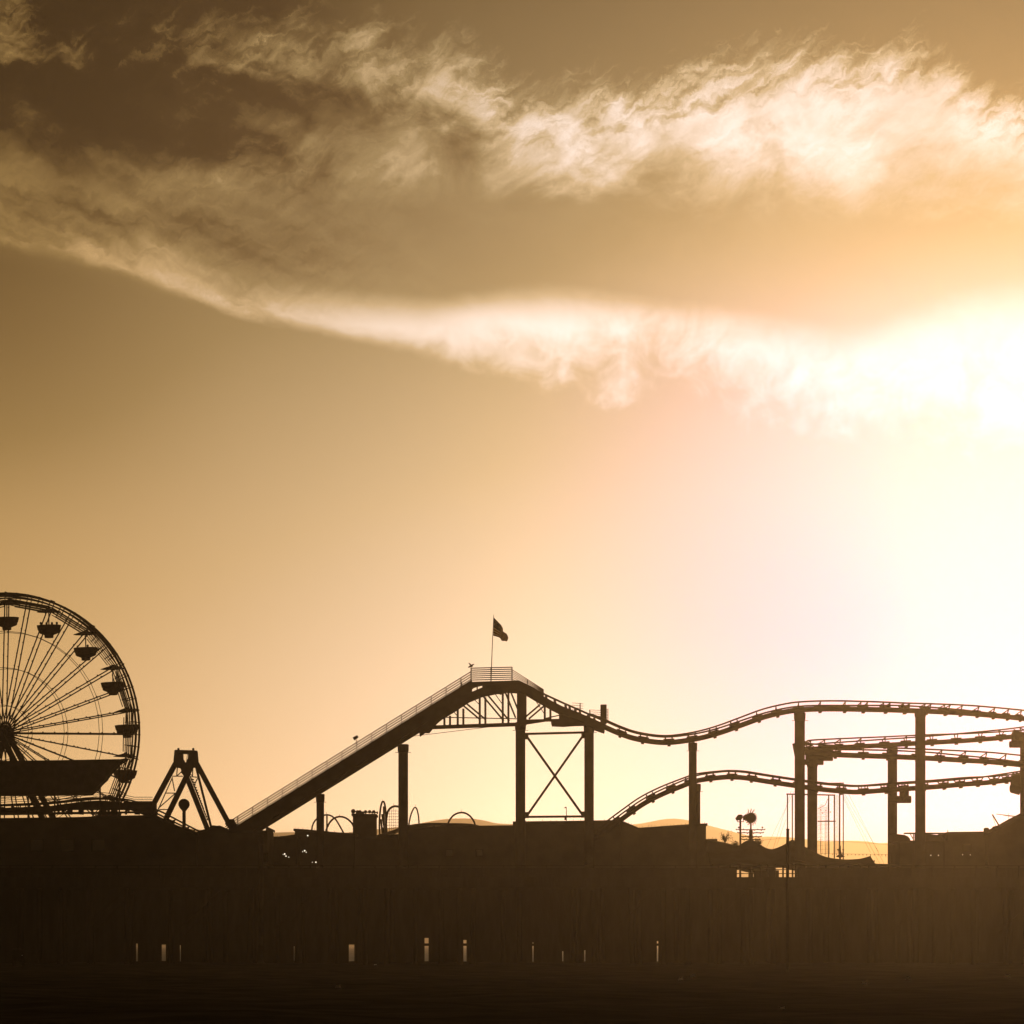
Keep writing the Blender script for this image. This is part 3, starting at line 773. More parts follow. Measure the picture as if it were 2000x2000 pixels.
def rider(p, label, lean=0.0, s=1.0):
    """seated figure, upper body above the gondola rim"""
    b = MB(); p = Vector(p)
    ln = Vector((lean, 0, 0))
    b.tube([p + Vector((0, 0, -0.06)), p, p + Vector((0, 0, 0.18)) + ln * .3, p + Vector((0, 0, 0.40)) + ln * .7, p + Vector((0, 0, 0.50)) + ln * .9, p + Vector((0, 0, 0.55)) + ln, p + Vector((0, 0, 0.60)) + ln, p + Vector((0, 0, 0.66)) + ln * 1.1,
            p + Vector((0, 0, 0.74)) + ln * 1.2, p + Vector((0, 0, 0.82)) + ln * 1.2, p + Vector((0, 0, 0.86)) + ln * 1.2], [0.1, 0.17, 0.16, 0.19, 0.15, 0.06, 0.06, 0.1, 0.115, 0.09, 0.02], 12)
    for sg in (-1, 1):
        b.tube([p + Vector((0.17 * sg, 0, 0.44)) + ln * .8, p + Vector((0.25 * sg, -0.06, 0.22)), p + Vector((0.2 * sg, -0.25, 0.12)), p + Vector((0.18 * sg, -0.36, 0.13))], [0.06, 0.055, 0.045, 0.03], 8)
        b.tube([p + Vector((0.09 * sg, 0, -0.02)), p + Vector((0.11 * sg, -0.3, 0.0)), p + Vector((0.11 * sg, -0.38, -0.05)), p + Vector((0.1 * sg, -0.36, -0.09))], [0.09, 0.075, 0.06, 0.05], 8)
    o = b.build('person', M['cloth'], smooth=True)
    return tag(o, label, 'person', 'riders in the wheel gondolas')
SEAT = -1.88
q = gpos[3]
for dx, dy, lb_ in ((-0.78, 0.1, 'rider at the left of the four in the crowded gondola'), (-0.25, 0.5, 'rider second from left in the crowded gondola'),
                    (0.28, 0.4, 'rider second from right in the crowded gondola'), (0.78, -0.1, 'rider at the right of the four in the crowded gondola')):
    rider(q + Vector((dx, dy * 0.3, SEAT + 0.06)), lb_)
q = gpos[2]; rider(q + Vector((0.18, 0.1, SEAT + 0.06)), 'lone rider in the gondola below the crowded one')
q = gpos[17]; rider(q + Vector((0.62, 0.05, SEAT + 0.1)), 'rider leaning out of the lowest visible gondola', -0.12)

# ================================================================== swinging ship frame
ship = thing('swing_ride', at(375, 1620, 203), 'double A-frame of a swing ride with a boxed top', 'swing ride')
def leg(x0, y0, x1, y1, Y0_, Y1_, wpx): MB().bar(at(x0, y0, Y0_), at(x1, y1, Y1_), wpx / 21, wpx / 21, (0, 1, 0)).build('leg', M['steel'], ship)
leg(350, 1478, 296, 1578, 206, 207.5, 9.5); leg(352, 1486, 408, 1626, 206, 207.5, 9.5)
leg(379, 1486, 321, 1606, 203, 201.5, 9.5); leg(377, 1478, 452, 1618, 203, 201.5, 9.5)
b = MB()
b.bar(at(344, 1468.5, 204.6), at(382.5, 1469.5, 203.6), 0.5, 0.36); b.bar(at(347, 1467, 205.5), at(345, 1487, 205.5), 0.5, 0.8, (0, 1, 0)); b.bar(at(379, 1468, 203.5), at(381, 1490, 203.5), 0.6, 0.8, (0, 1, 0))
for pl, yy in (([(344, 1467), (357, 1467), (357.5, 1482), (363, 1492), (363, 1500), (354, 1501), (338, 1497), (341, 1484)], 204.7), ([(369, 1468), (382, 1468), (385, 1484), (389, 1497), (374, 1500), (363, 1500), (363, 1492), (368, 1482)], 203.3)):
    b.prism([(xx(px, yy), zz(py, yy)) for px, py in pl], yy - 0.4, yy + 0.4)
b.bar(at(352, 1488, 204), at(363, 1508, 204), 0.45, 0.5); b.bar(at(375, 1488, 204), at(363, 1508, 204), 0.45, 0.5); b.tube([at(363, 1506, 202.6), at(363, 1506, 206.4)], 0.45, 14)
for px in (348.5, 377.5): b.tube([at(px, 1465, 204.5), at(px, 1461, 204.5)], [0.12, 0.09], 8)
b.bar(at(366, 1473, 204), at(364, 1490, 204), 0.05)
b.build('top_beam', M['steel'], ship)
b = MB()
for x0, y0, x1, y1 in ((347, 1492, 345, 1516), (345, 1516, 355, 1507), (336, 1516, 357, 1516), (336, 1519, 341, 1545), (322, 1549, 342, 1549), (343, 1549, 309, 1579), (311, 1581, 328, 1581), (337, 1518, 305, 1590),
                       (377, 1495, 376, 1516), (369, 1510, 377, 1516), (372, 1517, 386, 1518), (381, 1495, 410, 1612), (386, 1520, 378, 1536), (368, 1508, 404, 1597), (372, 1517, 398, 1580), (388, 1587, 402, 1620), (403, 1604, 399, 1618)):
    b.bar(at(x0, y0, 204.5), at(x1, y1, 204.5), 0.09)
for k in range(16): b.bar(at(373 + k * 2.1, 1521 + k * 5.2, 203.4), at(378 + k * 1.8, 1523 + k * 5.2, 204.4), 0.1)
b.bar(at(381, 1490, 204.8), at(413, 1618, 205.2), 0.2)
b.build('ladder_bracing', M['steel'], ship)
b = MB(); b.bar(at(444, 1614, 201.6), at(458, 1604, 201.6), 0.6, 0.5); b.bar(at(441, 1606, 201.6), at(462, 1613, 201.6), 0.4, 0.4); b.bar(at(452, 1600, 201.5), at(454, 1630, 201.5), 0.5, 0.5, (0, 1, 0))
b.build('foot_plate', M['steel'], ship)

sign = thing('disc_sign', (xx(359.5, 198.5), 198.5, DECK), 'round disc sign on a stout post in front of the swing frame', 'sign')
MB().tube([(xx(359.5, 198.5), 198.5, DECK), at(359.5, 1580, 198.5)], 3.4 * 198.5 / F, 12).build('post', M['steel'], sign)
dc = at(359.5, 1570.8, 198.5)
b = MB(); b.tube([dc + Vector((0, -0.16, 0)), dc + Vector((0, 0.16, 0))], 10.6 * 198.5 / F, 32); b.prism([(dc.x - 0.42, dc.z - 0.3), (dc.x + 0.42, dc.z - 0.3), (dc.x + 0.16, dc.z - 0.62), (dc.x - 0.16, dc.z - 0.62)], 198.4, 198.6)
b.build('disc', M['steel'], sign)

# ================================================================== pier
YF, YB = 190.0, 264.0
pier = thing('pier', (0, (YF + YB) / 2, 0), 'long dark timber pier on rows of piles above the beach', 'pier')
PXW = 92.0
b = MB().box(-PXW, PXW, YF, YB, DECK - 0.25, DECK)
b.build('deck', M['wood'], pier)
b = MB().box(-PXW, PXW, YF - 0.25, YF - 0.002, DECK - 0.85, DECK + 0.06)
b.build('fascia_beam', M['wood'], pier)
rnd = random.Random(11)
SLITS = [(265, 269), (315, 324), (350.5, 353), (573.5, 575), (681, 692), (829, 837), (905, 911), (1040, 1042), (1098, 1100.5), (1141, 1143.5), (1283, 1286)]
def in_slit(px, r): return any(s0 - r < px < s1 + r for s0, s1 in SLITS)
rows = [191, 197, 207, 216, 226, 238]
near = 0; rest = MB()
for ri, Y in enumerate(rows):
    k = 0; X = -86 + (ri % 3) * 1.3
    while X < 88:
        x = X + rnd.uniform(-0.9, 0.9); rpx = 0.21 * F / Y; px = x * F / Y + 1000
        if not in_slit(px, rpx + 2.5):
            tlt = rnd.uniform(-0.06, 0.06) if rnd.random() < 0.8 else rnd.uniform(-0.3, 0.3)
            pts = [(x + tlt, Y, -2.2), (x, Y, DECK - 0.9)]
            if near < 98 and ri < 2 and -0.2 < px / 1000 < 2.2:
                near += 1
                MB().tube(pts, [0.24 * rnd.uniform(.85, 1.25), 0.2 * rnd.uniform(.85, 1.2)], 10).build('pile', M['wood'], pier, smooth=True)
            else: rest.tube(pts, [0.26 * rnd.uniform(.8, 1.6), 0.22 * rnd.uniform(.8, 1.6)], 8)
        X += (2.6, 3.1, 5.5, 6, 6.5, 7)[ri]
tag(rest.build('pile', M['wood'], pier, smooth=True), kind='stuff')
for ri, Y in enumerate(rows):
    MB().box(-PXW, PXW, Y - 0.18, Y + 0.18, DECK - 0.9, DECK - 0.252).build('cap_beam', M['wood'], pier)
for ri, Y in enumerate((191, 197)):
    X = -86
    while X < 86:
        if rnd.random() < 0.3 and abs(X * F / Y) < 1000: MB().bar((X, Y - 0.3, 2.6), (X + 4.3, Y - 0.3, DECK - 1.0), 0.07, 0.25, (0, 1, 0)).build('brace', M['wood'], pier)
        X += 4.3
# plank screen added behind the piles to block light, leaving narrow slits
YW = 202.0
e = [-PXW * 1.4] + [xx(v, YW) for s in SLITS for v in s] + [PXW * 1.4]
for i in range(0, len(e), 2):
    MB().box(e[i], e[i + 1], YW, YW + 0.3, -2.4, DECK - 0.26).build('added_screen', M['wood'], pier)
for (s0, s1), top in zip(SLITS, (1843, 1845, 1846, 1848, 1845, 1832, 1836, 1841, 1858, 1856, 1838)):
    MB().box(xx(s0, YW), xx(s1, YW), YW + 0.02, YW + 0.28, zz(top, YW), DECK - 0.27).build('slit_fill', M['wood'], pier)  # the added screen also closes each slit above its top
    if top < 1842: MB().box(xx(s0, YW), xx(s1, YW), YW + 0.02, YW + 0.28, zz(1847.5, YW), zz(1842.5, YW)).build('cross_rail', M['wood'], pier)
b = MB()
X = -PXW
for z in (0.35, 0.7, 1.05): b.box(-PXW, PXW, YF + 0.1, YF + 0.17, DECK + z, DECK + z + 0.07)
while X < PXW: b.box(X, X + 0.12, YF + 0.171, YF + 0.29, DECK, DECK + 1.14); X += 1.9
b.build('guard_rail', M['wood'], pier)
b = MB()                                              # dark kick boards and stored gear along the seaward edge keep the deck line closed
b.box(-PXW, xx(1440, YF), YF + 0.3, YF + 0.36, DECK, DECK + 0.9); b.box(xx(1560, YF), PXW, YF + 0.3, YF + 0.36, DECK, DECK + 0.9)
b.build('wind_screen', M['wood'], pier)

# ================================================================== buildings on the deck
def glow_dots(parent, pts, Y, r=0.07):
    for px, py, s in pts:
        b = MB().ball(at(px, py, Y), r * s, 8); b.build('glow_dot', M['glow'], parent, smooth=True)  # small emissive balls, each a bright dot
def hall(outline, Y0_, Y1_, label, name='pier_building', cat='building', roof_t=0.22, spikes=None, m='wall', windows=(), base=DECK, inner=False):
    """outline: roof line left to right in pixels at the front wall; the wall prism stands on the deck, the roof sits on it"""
    xm = sum(p[0] for p in outline) / len(outline)
    t = thing(name, (xx(xm, Y0_), (Y0_ + Y1_) / 2, base), label, cat, None)
    px_ = [(xx(x, Y0_), zz(y, Y0_)) for x, y in outline]
    if inner and outline[-1][0] < 1000: px_[-1] = (xx(outline[-1][0], Y1_) - 0.12, px_[-1][1])     # the end wall is seen at its far corner
    if inner and outline[0][0] > 1000: px_[0] = (xx(outline[0][0], Y1_) + 0.12, px_[0][1])
    k_ = len(px_)
    px_ = [p for i, p in enumerate(px_) if i in (0, k_ - 1) or (px_[0][0] < p[0] < px_[-1][0])]
    MB().prism([(x, z - roof_t) for x, z in px_] + [(px_[-1][0], base), (px_[0][0], base)], Y0_, Y1_).build('wall', M[m], t)
    d = 0.12
    up = [(px_[0][0] - d, px_[0][1])] + px_[1:-1] + [(px_[-1][0] + d, px_[-1][1])]
    lo = [(x, z - roof_t + 0.003) for x, z in reversed(up)]
    rf = MB().prism(up + lo, Y0_ - 0.25, Y1_ + 0.1).build('roof', M['roof'], t)
    if spikes:
        b = MB()
        for i in range(len(up) - 1):
            L = up[i + 1][0] - up[i][0]; k = int(L / spikes)
            for j in range(k):
                u = (j + rnd.random()) / k; x = up[i][0] + L * u; z = up[i][1] + (up[i + 1][1] - up[i][1]) * u
                b.bar((x, Y0_ - 0.15, z), (x + rnd.uniform(-0.04, 0.04), Y0_ - 0.15, z + rnd.uniform(0.08, 0.2)), 0.025)
        if b.v: b.build('bird_spike', M['rail'], rf)
    for x0, y0, x1, y1 in windows:
        f = MB()
        X0, X1, Z0, Z1 = xx(x0, Y0_), xx(x1, Y0_), zz(y1, Y0_), zz(y0, Y0_)
        f.box(X0 - .08, X0, Y0_ - .06, Y0_ - .002, Z0 - .08, Z1 + .08).box(X1, X1 + .08, Y0_ - .06, Y0_ - .002, Z0 - .08, Z1 + .08)
        f.box(X0, X1, Y0_ - .06, Y0_ - .002, Z1, Z1 + .08).box(X0, X1, Y0_ - .06, Y0_ - .002, Z0 - .08, Z0)
        f = f.build('window', M['wood'], t)
        MB().box(X0, X1, Y0_ - .03, Y0_ - .004, Z0, Z1).build('pane', M['glass'], f)
    return t
gm = bpy.data.materials.new('dark_glass'); gm.use_nodes = True
pg_ = gm.node_tree.nodes['Principled BSDF']; gb = NB(gm.node_tree)
tg = gm.node_tree.nodes.new('ShaderNodeTexCoord')
pg_.inputs['Base Color'].default_value = (0.015, 0.014, 0.012, 1)
gm.node_tree.links.new(gb.lin(gb.noise(tg.outputs['Object'], 1.5, 3.0), 0.3, 0.7, 0.05, 0.18), pg_.inputs['Roughness'])
M['glass'] = gm

hall([(-280, 1598), (0, 1598), (150, 1596), (250, 1593), (296, 1592), (330, 1606), (384, 1627)], 193.5, 199, 'low dark hall under the ferris wheel at the far left', windows=[(60, 1640, 84, 1662), (120, 1640, 144, 1662), (180, 1640, 204, 1662)])
t_ = hall([(380, 1628), (392, 1622), (405, 1618.5), (416, 1612), (424, 1613), (430, 1612.5), (440, 1618), (447, 1622), (519.5, 1622), (520, 1613.5), (537, 1615.5)], 194, 199.5, 'dark building at the foot of the lift hill', inner=True, windows=[(512, 1667, 516, 1682), (518, 1667, 522, 1682)])
hall([(534, 1634), (545, 1634), (560, 1632.5), (570, 1630.5), (579, 1630)], 203, 209, 'narrow low roofed hut left of the spiked roof', spikes=0.5)
t4 = hall([(576, 1618.5), (600, 1620), (650, 1625), (692, 1628)], 207, 224, 'building with a sloping roof edged with bird spikes behind the shortest column', spikes=0.42)
glow_dots(t4, [(601, 1632, 0.9), (595, 1661.5, 1.0), (598, 1664.5, 0.6), (591, 1663.5, 0.5), (617, 1684, 0.9), (610, 1684, 0.45)], 206.85)
glow_dots(t_, [(556, 1668, 0.9), (558.5, 1672, 0.8), (564, 1674, 0.5), (553, 1669, 0.4)], 193.8)
# block tower with a railed top
t5 = hall([(689, 1589), (738.5, 1590)], 215, 217.4, 'square block tower with a railed flat top', name='block_tower', cat='tower', inner=True)
b = MB()
b.bar(at(687, 1585, 215.2), at(738, 1587, 215.2), 0.1, 0.12); b.ball(at(690, 1584.5, 215.2), 0.24, 8); 
for px in (705, 714, 727, 732, 737): b.bar(at(px, 1590, 215.2), at(px, 1585, 215.2), 0.12)
for px, h_ in ((698, 2.4), (703, 3), (714, 2.4), (722, 2), (730, 2)): b.ball(at(px, 1585.5, 215.2), 0.18, 8)
b.box(xx(695, 215.2), xx(711, 215.2), 215.1, 215.6, zz(1590, 215.2), zz(1586, 215.2))
b.build('roof_railing', M['rail'], t5)
hall([(690, 1634), (740, 1634), (790, 1628), (800, 1614.5), (860, 1613.5), (880, 1610.5), (892, 1609.5), (905, 1613), (1008, 1612)], 207.5, 226, 'long hall behind the two columns left of the braced bay', windows=[(872, 1660, 884, 1672), (930, 1660, 942, 1672)])
b7 = hall([(1004, 1604.5), (1100, 1603.5), (1190, 1602), (1212, 1601.5)], 206.5, 204.9 + 22, 'tall flat roofed hall behind the braced bay', spikes=0.9)
hall([(1214, 1603), (1222, 1606), (1247, 1617), (1345, 1610), (1379, 1608)], 204.2, 212, 'dark block with a cut off corner beside the low return track', spikes=0.35)
hall([(1368, 1639), (1398, 1638.5)], 205.5, 209, 'small flat kiosk beside the dark cut cornered block', spikes=0.3, name='kiosk', cat='kiosk')
b10 = hall([(1737, 1642), (1800, 1641.5), (1850, 1641.5), (1850, 1625), (1926, 1624), (1934, 1627), (1960, 1640), (2090, 1640), (2200, 1642)], 206, 211, 'wide hall with a stepped roof at the right edge', inner=True, windows=[(1880, 1650, 1896, 1662)])
glow_dots(b10, [(1787, 1671, 0.55), (1818, 1670.5, 0.6), (1833, 1670.5, 0.6), (1880, 1669.5, 0.4), (1895, 1669.5, 0.4)], 205.85)
hall([(1930, 1628), (1962, 1611.5), (1965, 1608), (1972, 1607), (1992, 1595.5), (2040, 1571), (2090, 1596), (2150, 1628)], 204.5, 210, 'gabled building rising out of the right edge')
# awnings with a rounded end and the beam over them
for x0, x1, lb_ in ((1742, 1778.5, 'rounded awning left of the tall right hand column'), (1800, 1842.5, 'rounded awning right of the tall right hand column')):
    aw = thing('awning', (xx((x0 + x1) / 2, 205), 205, zz(1642, 205)), lb_, 'awning', 'rounded awnings')
    Y_ = 204.6
    MB().prism([(xx(x0, Y_), zz(1628.5, Y_)), (xx(x1 - 25, Y_), zz(1629, Y_)), (xx(x1 - 12, Y_), zz(1630.5, Y_)), (xx(x1 - 5, Y_), zz(1633.5, Y_)), (xx(x1 - 1, Y_), zz(1638, Y_)), (xx(x1, Y_), zz(1642.5, Y_)), (xx(x0, Y_), zz(1642.5, Y_))], Y_, Y_ + 1.38).build('sheet', M['tent'], aw)
    MB().box(xx(x0, Y_), xx(x1, Y_), Y_ - 0.06, Y_ - 0.002, zz(1643.5, Y_), zz(1642, Y_)).build('valance', M['tent'], aw)
pg = thing('pergola', (xx(1810, 203), 203, DECK), 'thin flat beam on slim posts over the rounded awnings', 'pergola')
Y_ = 203.4
MB().box(xx(1768, Y_), xx(1851, Y_), Y_, Y_ + 0.9, zz(1628.2, Y_), zz(1626, Y_)).build('beam', M['wood'], pg)
for px in (1785.5, 1788.5, 1845.5): MB().bar((xx(px, Y_), Y_ + .4, DECK), (xx(px, Y_), Y_ + .4, zz(1628.2, Y_)), 0.09).build('post', M['wood'], pg)
MB().bar(at(1851, 1628, 203.5), at(1851, 1621.5, 203.5), 0.06).build('finial', M['rail'], pg)
MB().bar(at(1784, 1640, 203.6), at(1778, 1629, 203.6), 0.07).build('strut', M['wood'], pg)
vent = thing('roof_vent', at(1926.5, 1626, 207), 'stubby round vent on the stepped roof', 'vent')
MB().tube([at(1926.5, 1632, 207), at(1926.5, 1621, 207)], 0.22, 14).build('duct', M['roof'], vent)
MB().lathe([(0.24, -0.15), (0.27, -0.12), (0.27, 0.14), (0.12, 0.22)], tuple(at(1926.5, 1621, 207)), 14).build('cowl', M['roof'], vent)
cr = thing('jib', at(1955, 1616, 205), 'small slanted jib and rigging on the gabled roof', 'jib')
MB().bar(at(1954.5, 1618, 204.9), at(1938, 1590.5, 204.9), 0.11, 0.11).build('boom', M['rail'], cr)
MB().tube([at(1945, 1613, 204.9), at(1946, 1618, 204.9)], 0.05).bar(at(1938, 1592, 204.9), at(1947, 1620, 204.9), 0.03).build('stay', M['rail'], cr)
b = MB(); b.bar(at(1946, 1590, 204.9), at(2000, 1596, 204.9), 0.1, 0.06); b.bar(at(1960, 1593, 204.9), at(1996, 1597, 204.9), 0.04); b.bar(at(1970, 1589, 204.9), at(1970, 1608, 204.9), 0.03); b.build('yard', M['rail'], cr)

# ================================================================== hull-shaped canopy at the left
hull = thing('canopy_roof', (xx(60, 200), 200, DECK), 'wide dark canopy shaped like a boat hull in front of the wheel', 'canopy')
Yh = 196.0
o = [(-330, 1488), (0, 1486), (120, 1484.5), (236, 1482.5), (247, 1480.5), (243, 1484), (232, 1490), (224, 1499), (215, 1508), (207, 1518), (205, 1522), (195, 1531), (186, 1542), (175, 1551), (90, 1552.5), (0, 1553), (-330, 1554)]
MB().prism([(xx(px, Yh), zz(py, Yh)) for px, py in o], Yh, Yh + 1.5).build('shell', M['canopy'], hull)
MB().box(xx(-330, Yh), xx(150, Yh), Yh + 1.502, Yh + 6, zz(1492, Yh), zz(1489, Yh)).build('roof_deck', M['roof'], hull)
for px in (-260, -120, 55, 107, 195.5, 233):
    top = 1552 if px < 180 else (1533 if px < 200 else 1494)
    MB().tube([(xx(px, Yh + .7), Yh + .7, DECK), at(px, top, Yh + .7)], 0.075, 8).build('post', M['steel'], hull)
b = MB()
for x0, y0, x1, y1 in ((60, 1553, 100, 1566), (60, 1568, 98, 1552), (100, 1566, 155, 1553), (112, 1552, 118, 1568), (130, 1563, 190, 1556), (70, 1562, 205, 1558)): b.bar(at(x0, y0, Yh + 1.5), at(x1, y1, Yh + 1.5), 0.07)
b.build('bracing', M['steel'], hull)

# ================================================================== ride loops and the small track behind
def loop(pts, Y, r, label, spike=None, legs=()):
    t = thing('ride_arch', at(pts[0][0], pts[0][1], Y), label, 'ride arch', 'ride arches on the pier')
    sp = spline([tuple(at(px, py, Y)) for px, py in pts], 0.25)
    MB().tube(sp, r, 8).build('tube', M['steel'], t, smooth=True)
    if spike: MB().bar(at(spike[0], spike[1], Y), at(spike[0], spike[1] - 5, Y), 0.03).build('spike', M['rail'], t)
    for x0, y0, x1, y1 in legs: MB().tube([at(x0, y0, Y), at(x1, y1, Y)], r, 8).build('leg', M['steel'], t)
    return t
loop([(609, 1634), (609, 1620), (612, 1608), (620, 1598), (632, 1592.5), (640, 1591.5), (648, 1594), (656, 1601), (664, 1614), (676, 1636)], 228, 0.085, 'arch partly hidden by the shortest column', (638, 1591), [(638.5, 1592, 638.5, 1640)])
loop([(634, 1640), (637, 1622), (643, 1608), (652, 1598.5), (663, 1595), (674, 1597), (684, 1604), (691, 1615), (692, 1634)], 230, 0.1, 'wide round arch left of the block tower', (663, 1595))
loop([(742, 1634), (741, 1610), (743, 1580), (747, 1565.5), (751, 1569), (753.5, 1590), (754, 1636)], 229, 0.1, 'tall narrow loop right beside the block tower', (747, 1566), [(749.5, 1575, 750.5, 1636), (746, 1590, 750, 1614), (746, 1616, 752, 1636), (744, 1600, 747, 1630)])
t_ = loop([(757, 1636), (754.5, 1620), (754.5, 1600), (758, 1584), (766, 1576), (776, 1575), (785, 1580), (790, 1600), (790, 1640)], 231, 0.12, 'netted arch just left of the second column', (769, 1574))
b = MB()
for px in (761, 765, 769, 773, 780): b.bar(at(px, 1578 + abs(px - 769) * .5, 231.2), at(px, 1632, 231.2), 0.035)
for k in range(9): b.bar(at(756, 1584 + 5.6 * k, 231.2), at(790, 1584 + 5.6 * k, 231.2), 0.035)
b.build('net', M['rail'], t_)
loop([(797, 1630), (799, 1608), (803, 1590), (808, 1579), (811, 1577), (814, 1580), (817, 1592), (818.5, 1610), (819, 1632)], 232, 0.08, 'slim pointed arch just right of the second column', (811, 1577))
loop([(872, 1618), (877, 1604), (884, 1594), (892, 1589), (901, 1587), (911, 1589), (920, 1596), (926, 1605), (929, 1616)], 233, 0.1, 'low round arch rising above the long hall', (901, 1586))
kt = thing('small_track', at(820, 1613, 228), 'small ride track curving over the long hall roof', 'ride track')
kp = spline([(*at(px, py, 228),) for px, py in ((735, 1634), (755, 1629), (780, 1620), (800, 1614), (825, 1611), (850, 1610), (880, 1610.5), (920, 1612), (950, 1620))], 0.5)
MB().tube(kp, 0.17, 8).build('rail', M['rail'], kt, smooth=True)
MB().tube([(x, y - 0.8, z - 0.3) for x, y, z in kp], 0.06, 6).build('rail', M['rail'], kt, smooth=True)
for px, py in ((741, 1632), (769, 1624), (808, 1613), (848, 1610)): MB().bar(at(px, py, 228), (xx(px, 228), 228, DECK), 0.2).build('post', M['steel'], kt)

# ================================================================== tents
def tent(name, label, ridge_px, Y0_, Y1_, hem, group=None):
    """tensioned fabric: the ridge line in pixels at the middle depth, sinking to the hem at front and back"""
    Ym = (Y0_ + Y1_) / 2
    t = thing(name, (xx(ridge_px[len(ridge_px) // 2][0], Ym), Ym, DECK), label, 'tent', group)
    sp = spline([(*at(px, py, Ym),) for px, py in ridge_px], 0.3)
    b = MB(); m = 15
    for x, y, z in sp:
        for j in range(m):
            u = j / (m - 1) * 2 - 1
            zb = hem + 0.25 * math.cos(x * 1.2)
            zt = zb + (z - zb) * (1 - abs(u)) ** 1.5
            b.v.append((x, Ym + u * (Y1_ - Y0_) / 2, max(zt, min(z, zb))))
    for i in range(len(sp) - 1):
        for j in range(m - 1):
            q = i * m + j; b.f.append((q, q + m, q + m + 1, q + 1))
    f = b.build('fabric', M['tent'], t, smooth=True)
    md = f.modifiers.new('thickness', 'SOLIDIFY'); md.thickness = 0.03
    return t
T1 = tent('tent', 'peaked fabric tent roof with two humps beside the beach pole', [(1378, 1640), (1400, 1642.5), (1422, 1647), (1440, 1652.5), (1452, 1645), (1461, 1641), (1467, 1640.5), (1474, 1643), (1484, 1649), (1495, 1655.5), (1507, 1658.5), (1520, 1655), (1533, 1648.5), (1542, 1643), (1548, 1640), (1554, 1643), (1566, 1650),
    (1580, 1658), (1596, 1666.5), (1612, 1673), (1632, 1677), (1655, 1678.5), (1680, 1677), (1700, 1671.5)], 198, 210, zz(1690.5, 198))
for px in (1392, 1426, 1486.5, 1499.5, 1514, 1530, 1548.5, 1556, 1600, 1640):
    MB().tube([(xx(px, 199), 199, DECK), (xx(px, 199), 199, zz(1688, 199))], 0.06, 8).build('pole', M['steel'], T1)
for px in (1466.5, 1548): MB().tube([(xx(px, 204), 204, DECK), at(px, 1640.5, 204)], 0.07, 8).build('mast', M['steel'], T1)
T2 = tent('tent', 'low sagging tent roof right of the two humped tent', [(1672, 1684), (1684, 1682.5), (1700, 1685), (1715, 1687), (1738, 1687.5), (1760, 1690)], 198, 208, zz(1694, 198))
for px in (1680, 1712, 1736): MB().tube([(xx(px, 199), 199, DECK), (xx(px, 199), 199, zz(1692, 199))], 0.06, 8).build('pole', M['steel'], T2)
MB().tube([at(1707, 1686, 203), at(1707.5, 1680, 203), at(1708.5, 1681, 203)], 0.05, 6).build('hook', M['rail'], T2)
# clutter closing most of the gap under the tent: counters and a stack of boxes
stall = thing('stall', (xx(1508, 201), 201, DECK), 'dark stall block standing under the two humped tent', 'stall')
MB().box(xx(1501, 201), xx(1513, 201), 201, 203, DECK, zz(1688, 201)).build('booth', M['wood'], stall)
MB().box(xx(1472, 201), xx(1520, 201), 200.5, 200.98, DECK, zz(1700, 200.5)).build('counter', M['wood'], stall)

# ================================================================== trapeze rig, signs, lamps
tz = thing('trapeze_rig', (xx(1592, 226), 226, DECK), 'tall pole frame of a netted trapeze rig behind the columns', 'trapeze rig')
def tube_px(b, x0, y0, x1, y1, Y, wpx): b.tube([at(x0, y0, Y), at(x1, y1, Y)], wpx / 2 * Y / F, 6)
for x0, y0, Y, w_ in ((1538, 1551, 224, 2.4), (1547.5, 1553, 226, 2.4), (1553, 1556, 228, 1.4), (1618.5, 1554, 224, 2.6), (1629.5, 1553, 226, 2.6), (1640, 1531, 226, 3.0), (1647, 1530, 224, 2.2)):
    b = MB(); b.tube([(xx(x0, Y), Y, DECK), at(x0, y0, Y)], w_ / 2 * Y / F, 6); b.build('pole', M['steel'], tz)
for x0, y0, x1, y1, w_ in ((1536, 1551, 1631, 1553, 3), (1597, 1604, 1632, 1604, 2.6), (1610, 1530, 1648, 1529.5, 2.6)):
    b = MB(); tube_px(b, x0, y0, x1, y1, 225, w_); b.build('cross_bar', M['steel'], tz)
b = MB()
for x0, y0, x1, y1 in ((1551, 1545, 1497, 1655), (1535, 1600, 1517, 1652), (1545, 1545, 1510, 1658), (1652, 1540, 1728, 1690), (1640, 1540, 1720, 1690), (1648, 1560, 1700, 1665), (1480, 1642, 1540, 1636), (1600, 1640, 1740, 1650), (1640, 1535, 1716, 1664)): b.bar(at(x0, y0, 226), at(x1, y1, 226), 0.022)
b.build('guy_wire', M['rail'], tz)
b = MB()
for k in range(14):
    px = 1598 + 1.6 * k; b.bar(at(px, 1580 - 6 * math.sin(k * 0.5) - (k * 1.1), 226.5), at(px + 3 * math.sin(k), 1668, 226.5), 0.02)
for k in range(10): b.bar(at(1597, 1588 + 8 * k, 226.5), at(1621, 1586 + 8 * k, 226.5), 0.014)
for k in range(6): px = 1631 + 1.6 * k; b.bar(at(px, 1552, 226.5), at(px - 1, 1668, 226.5), 0.018)
b.bar(at(1597, 1580, 226.5), at(1612, 1572, 226.5), 0.05); b.bar(at(1612, 1572, 226.5), at(1617, 1560, 226.5), 0.05)
for px, py in ((1603, 1582), (1607, 1588), (1622, 1586), (1613, 1583)): b.ball(at(px, py, 226.4), 0.07, 6)
b.build('net', M['rail'], tz)

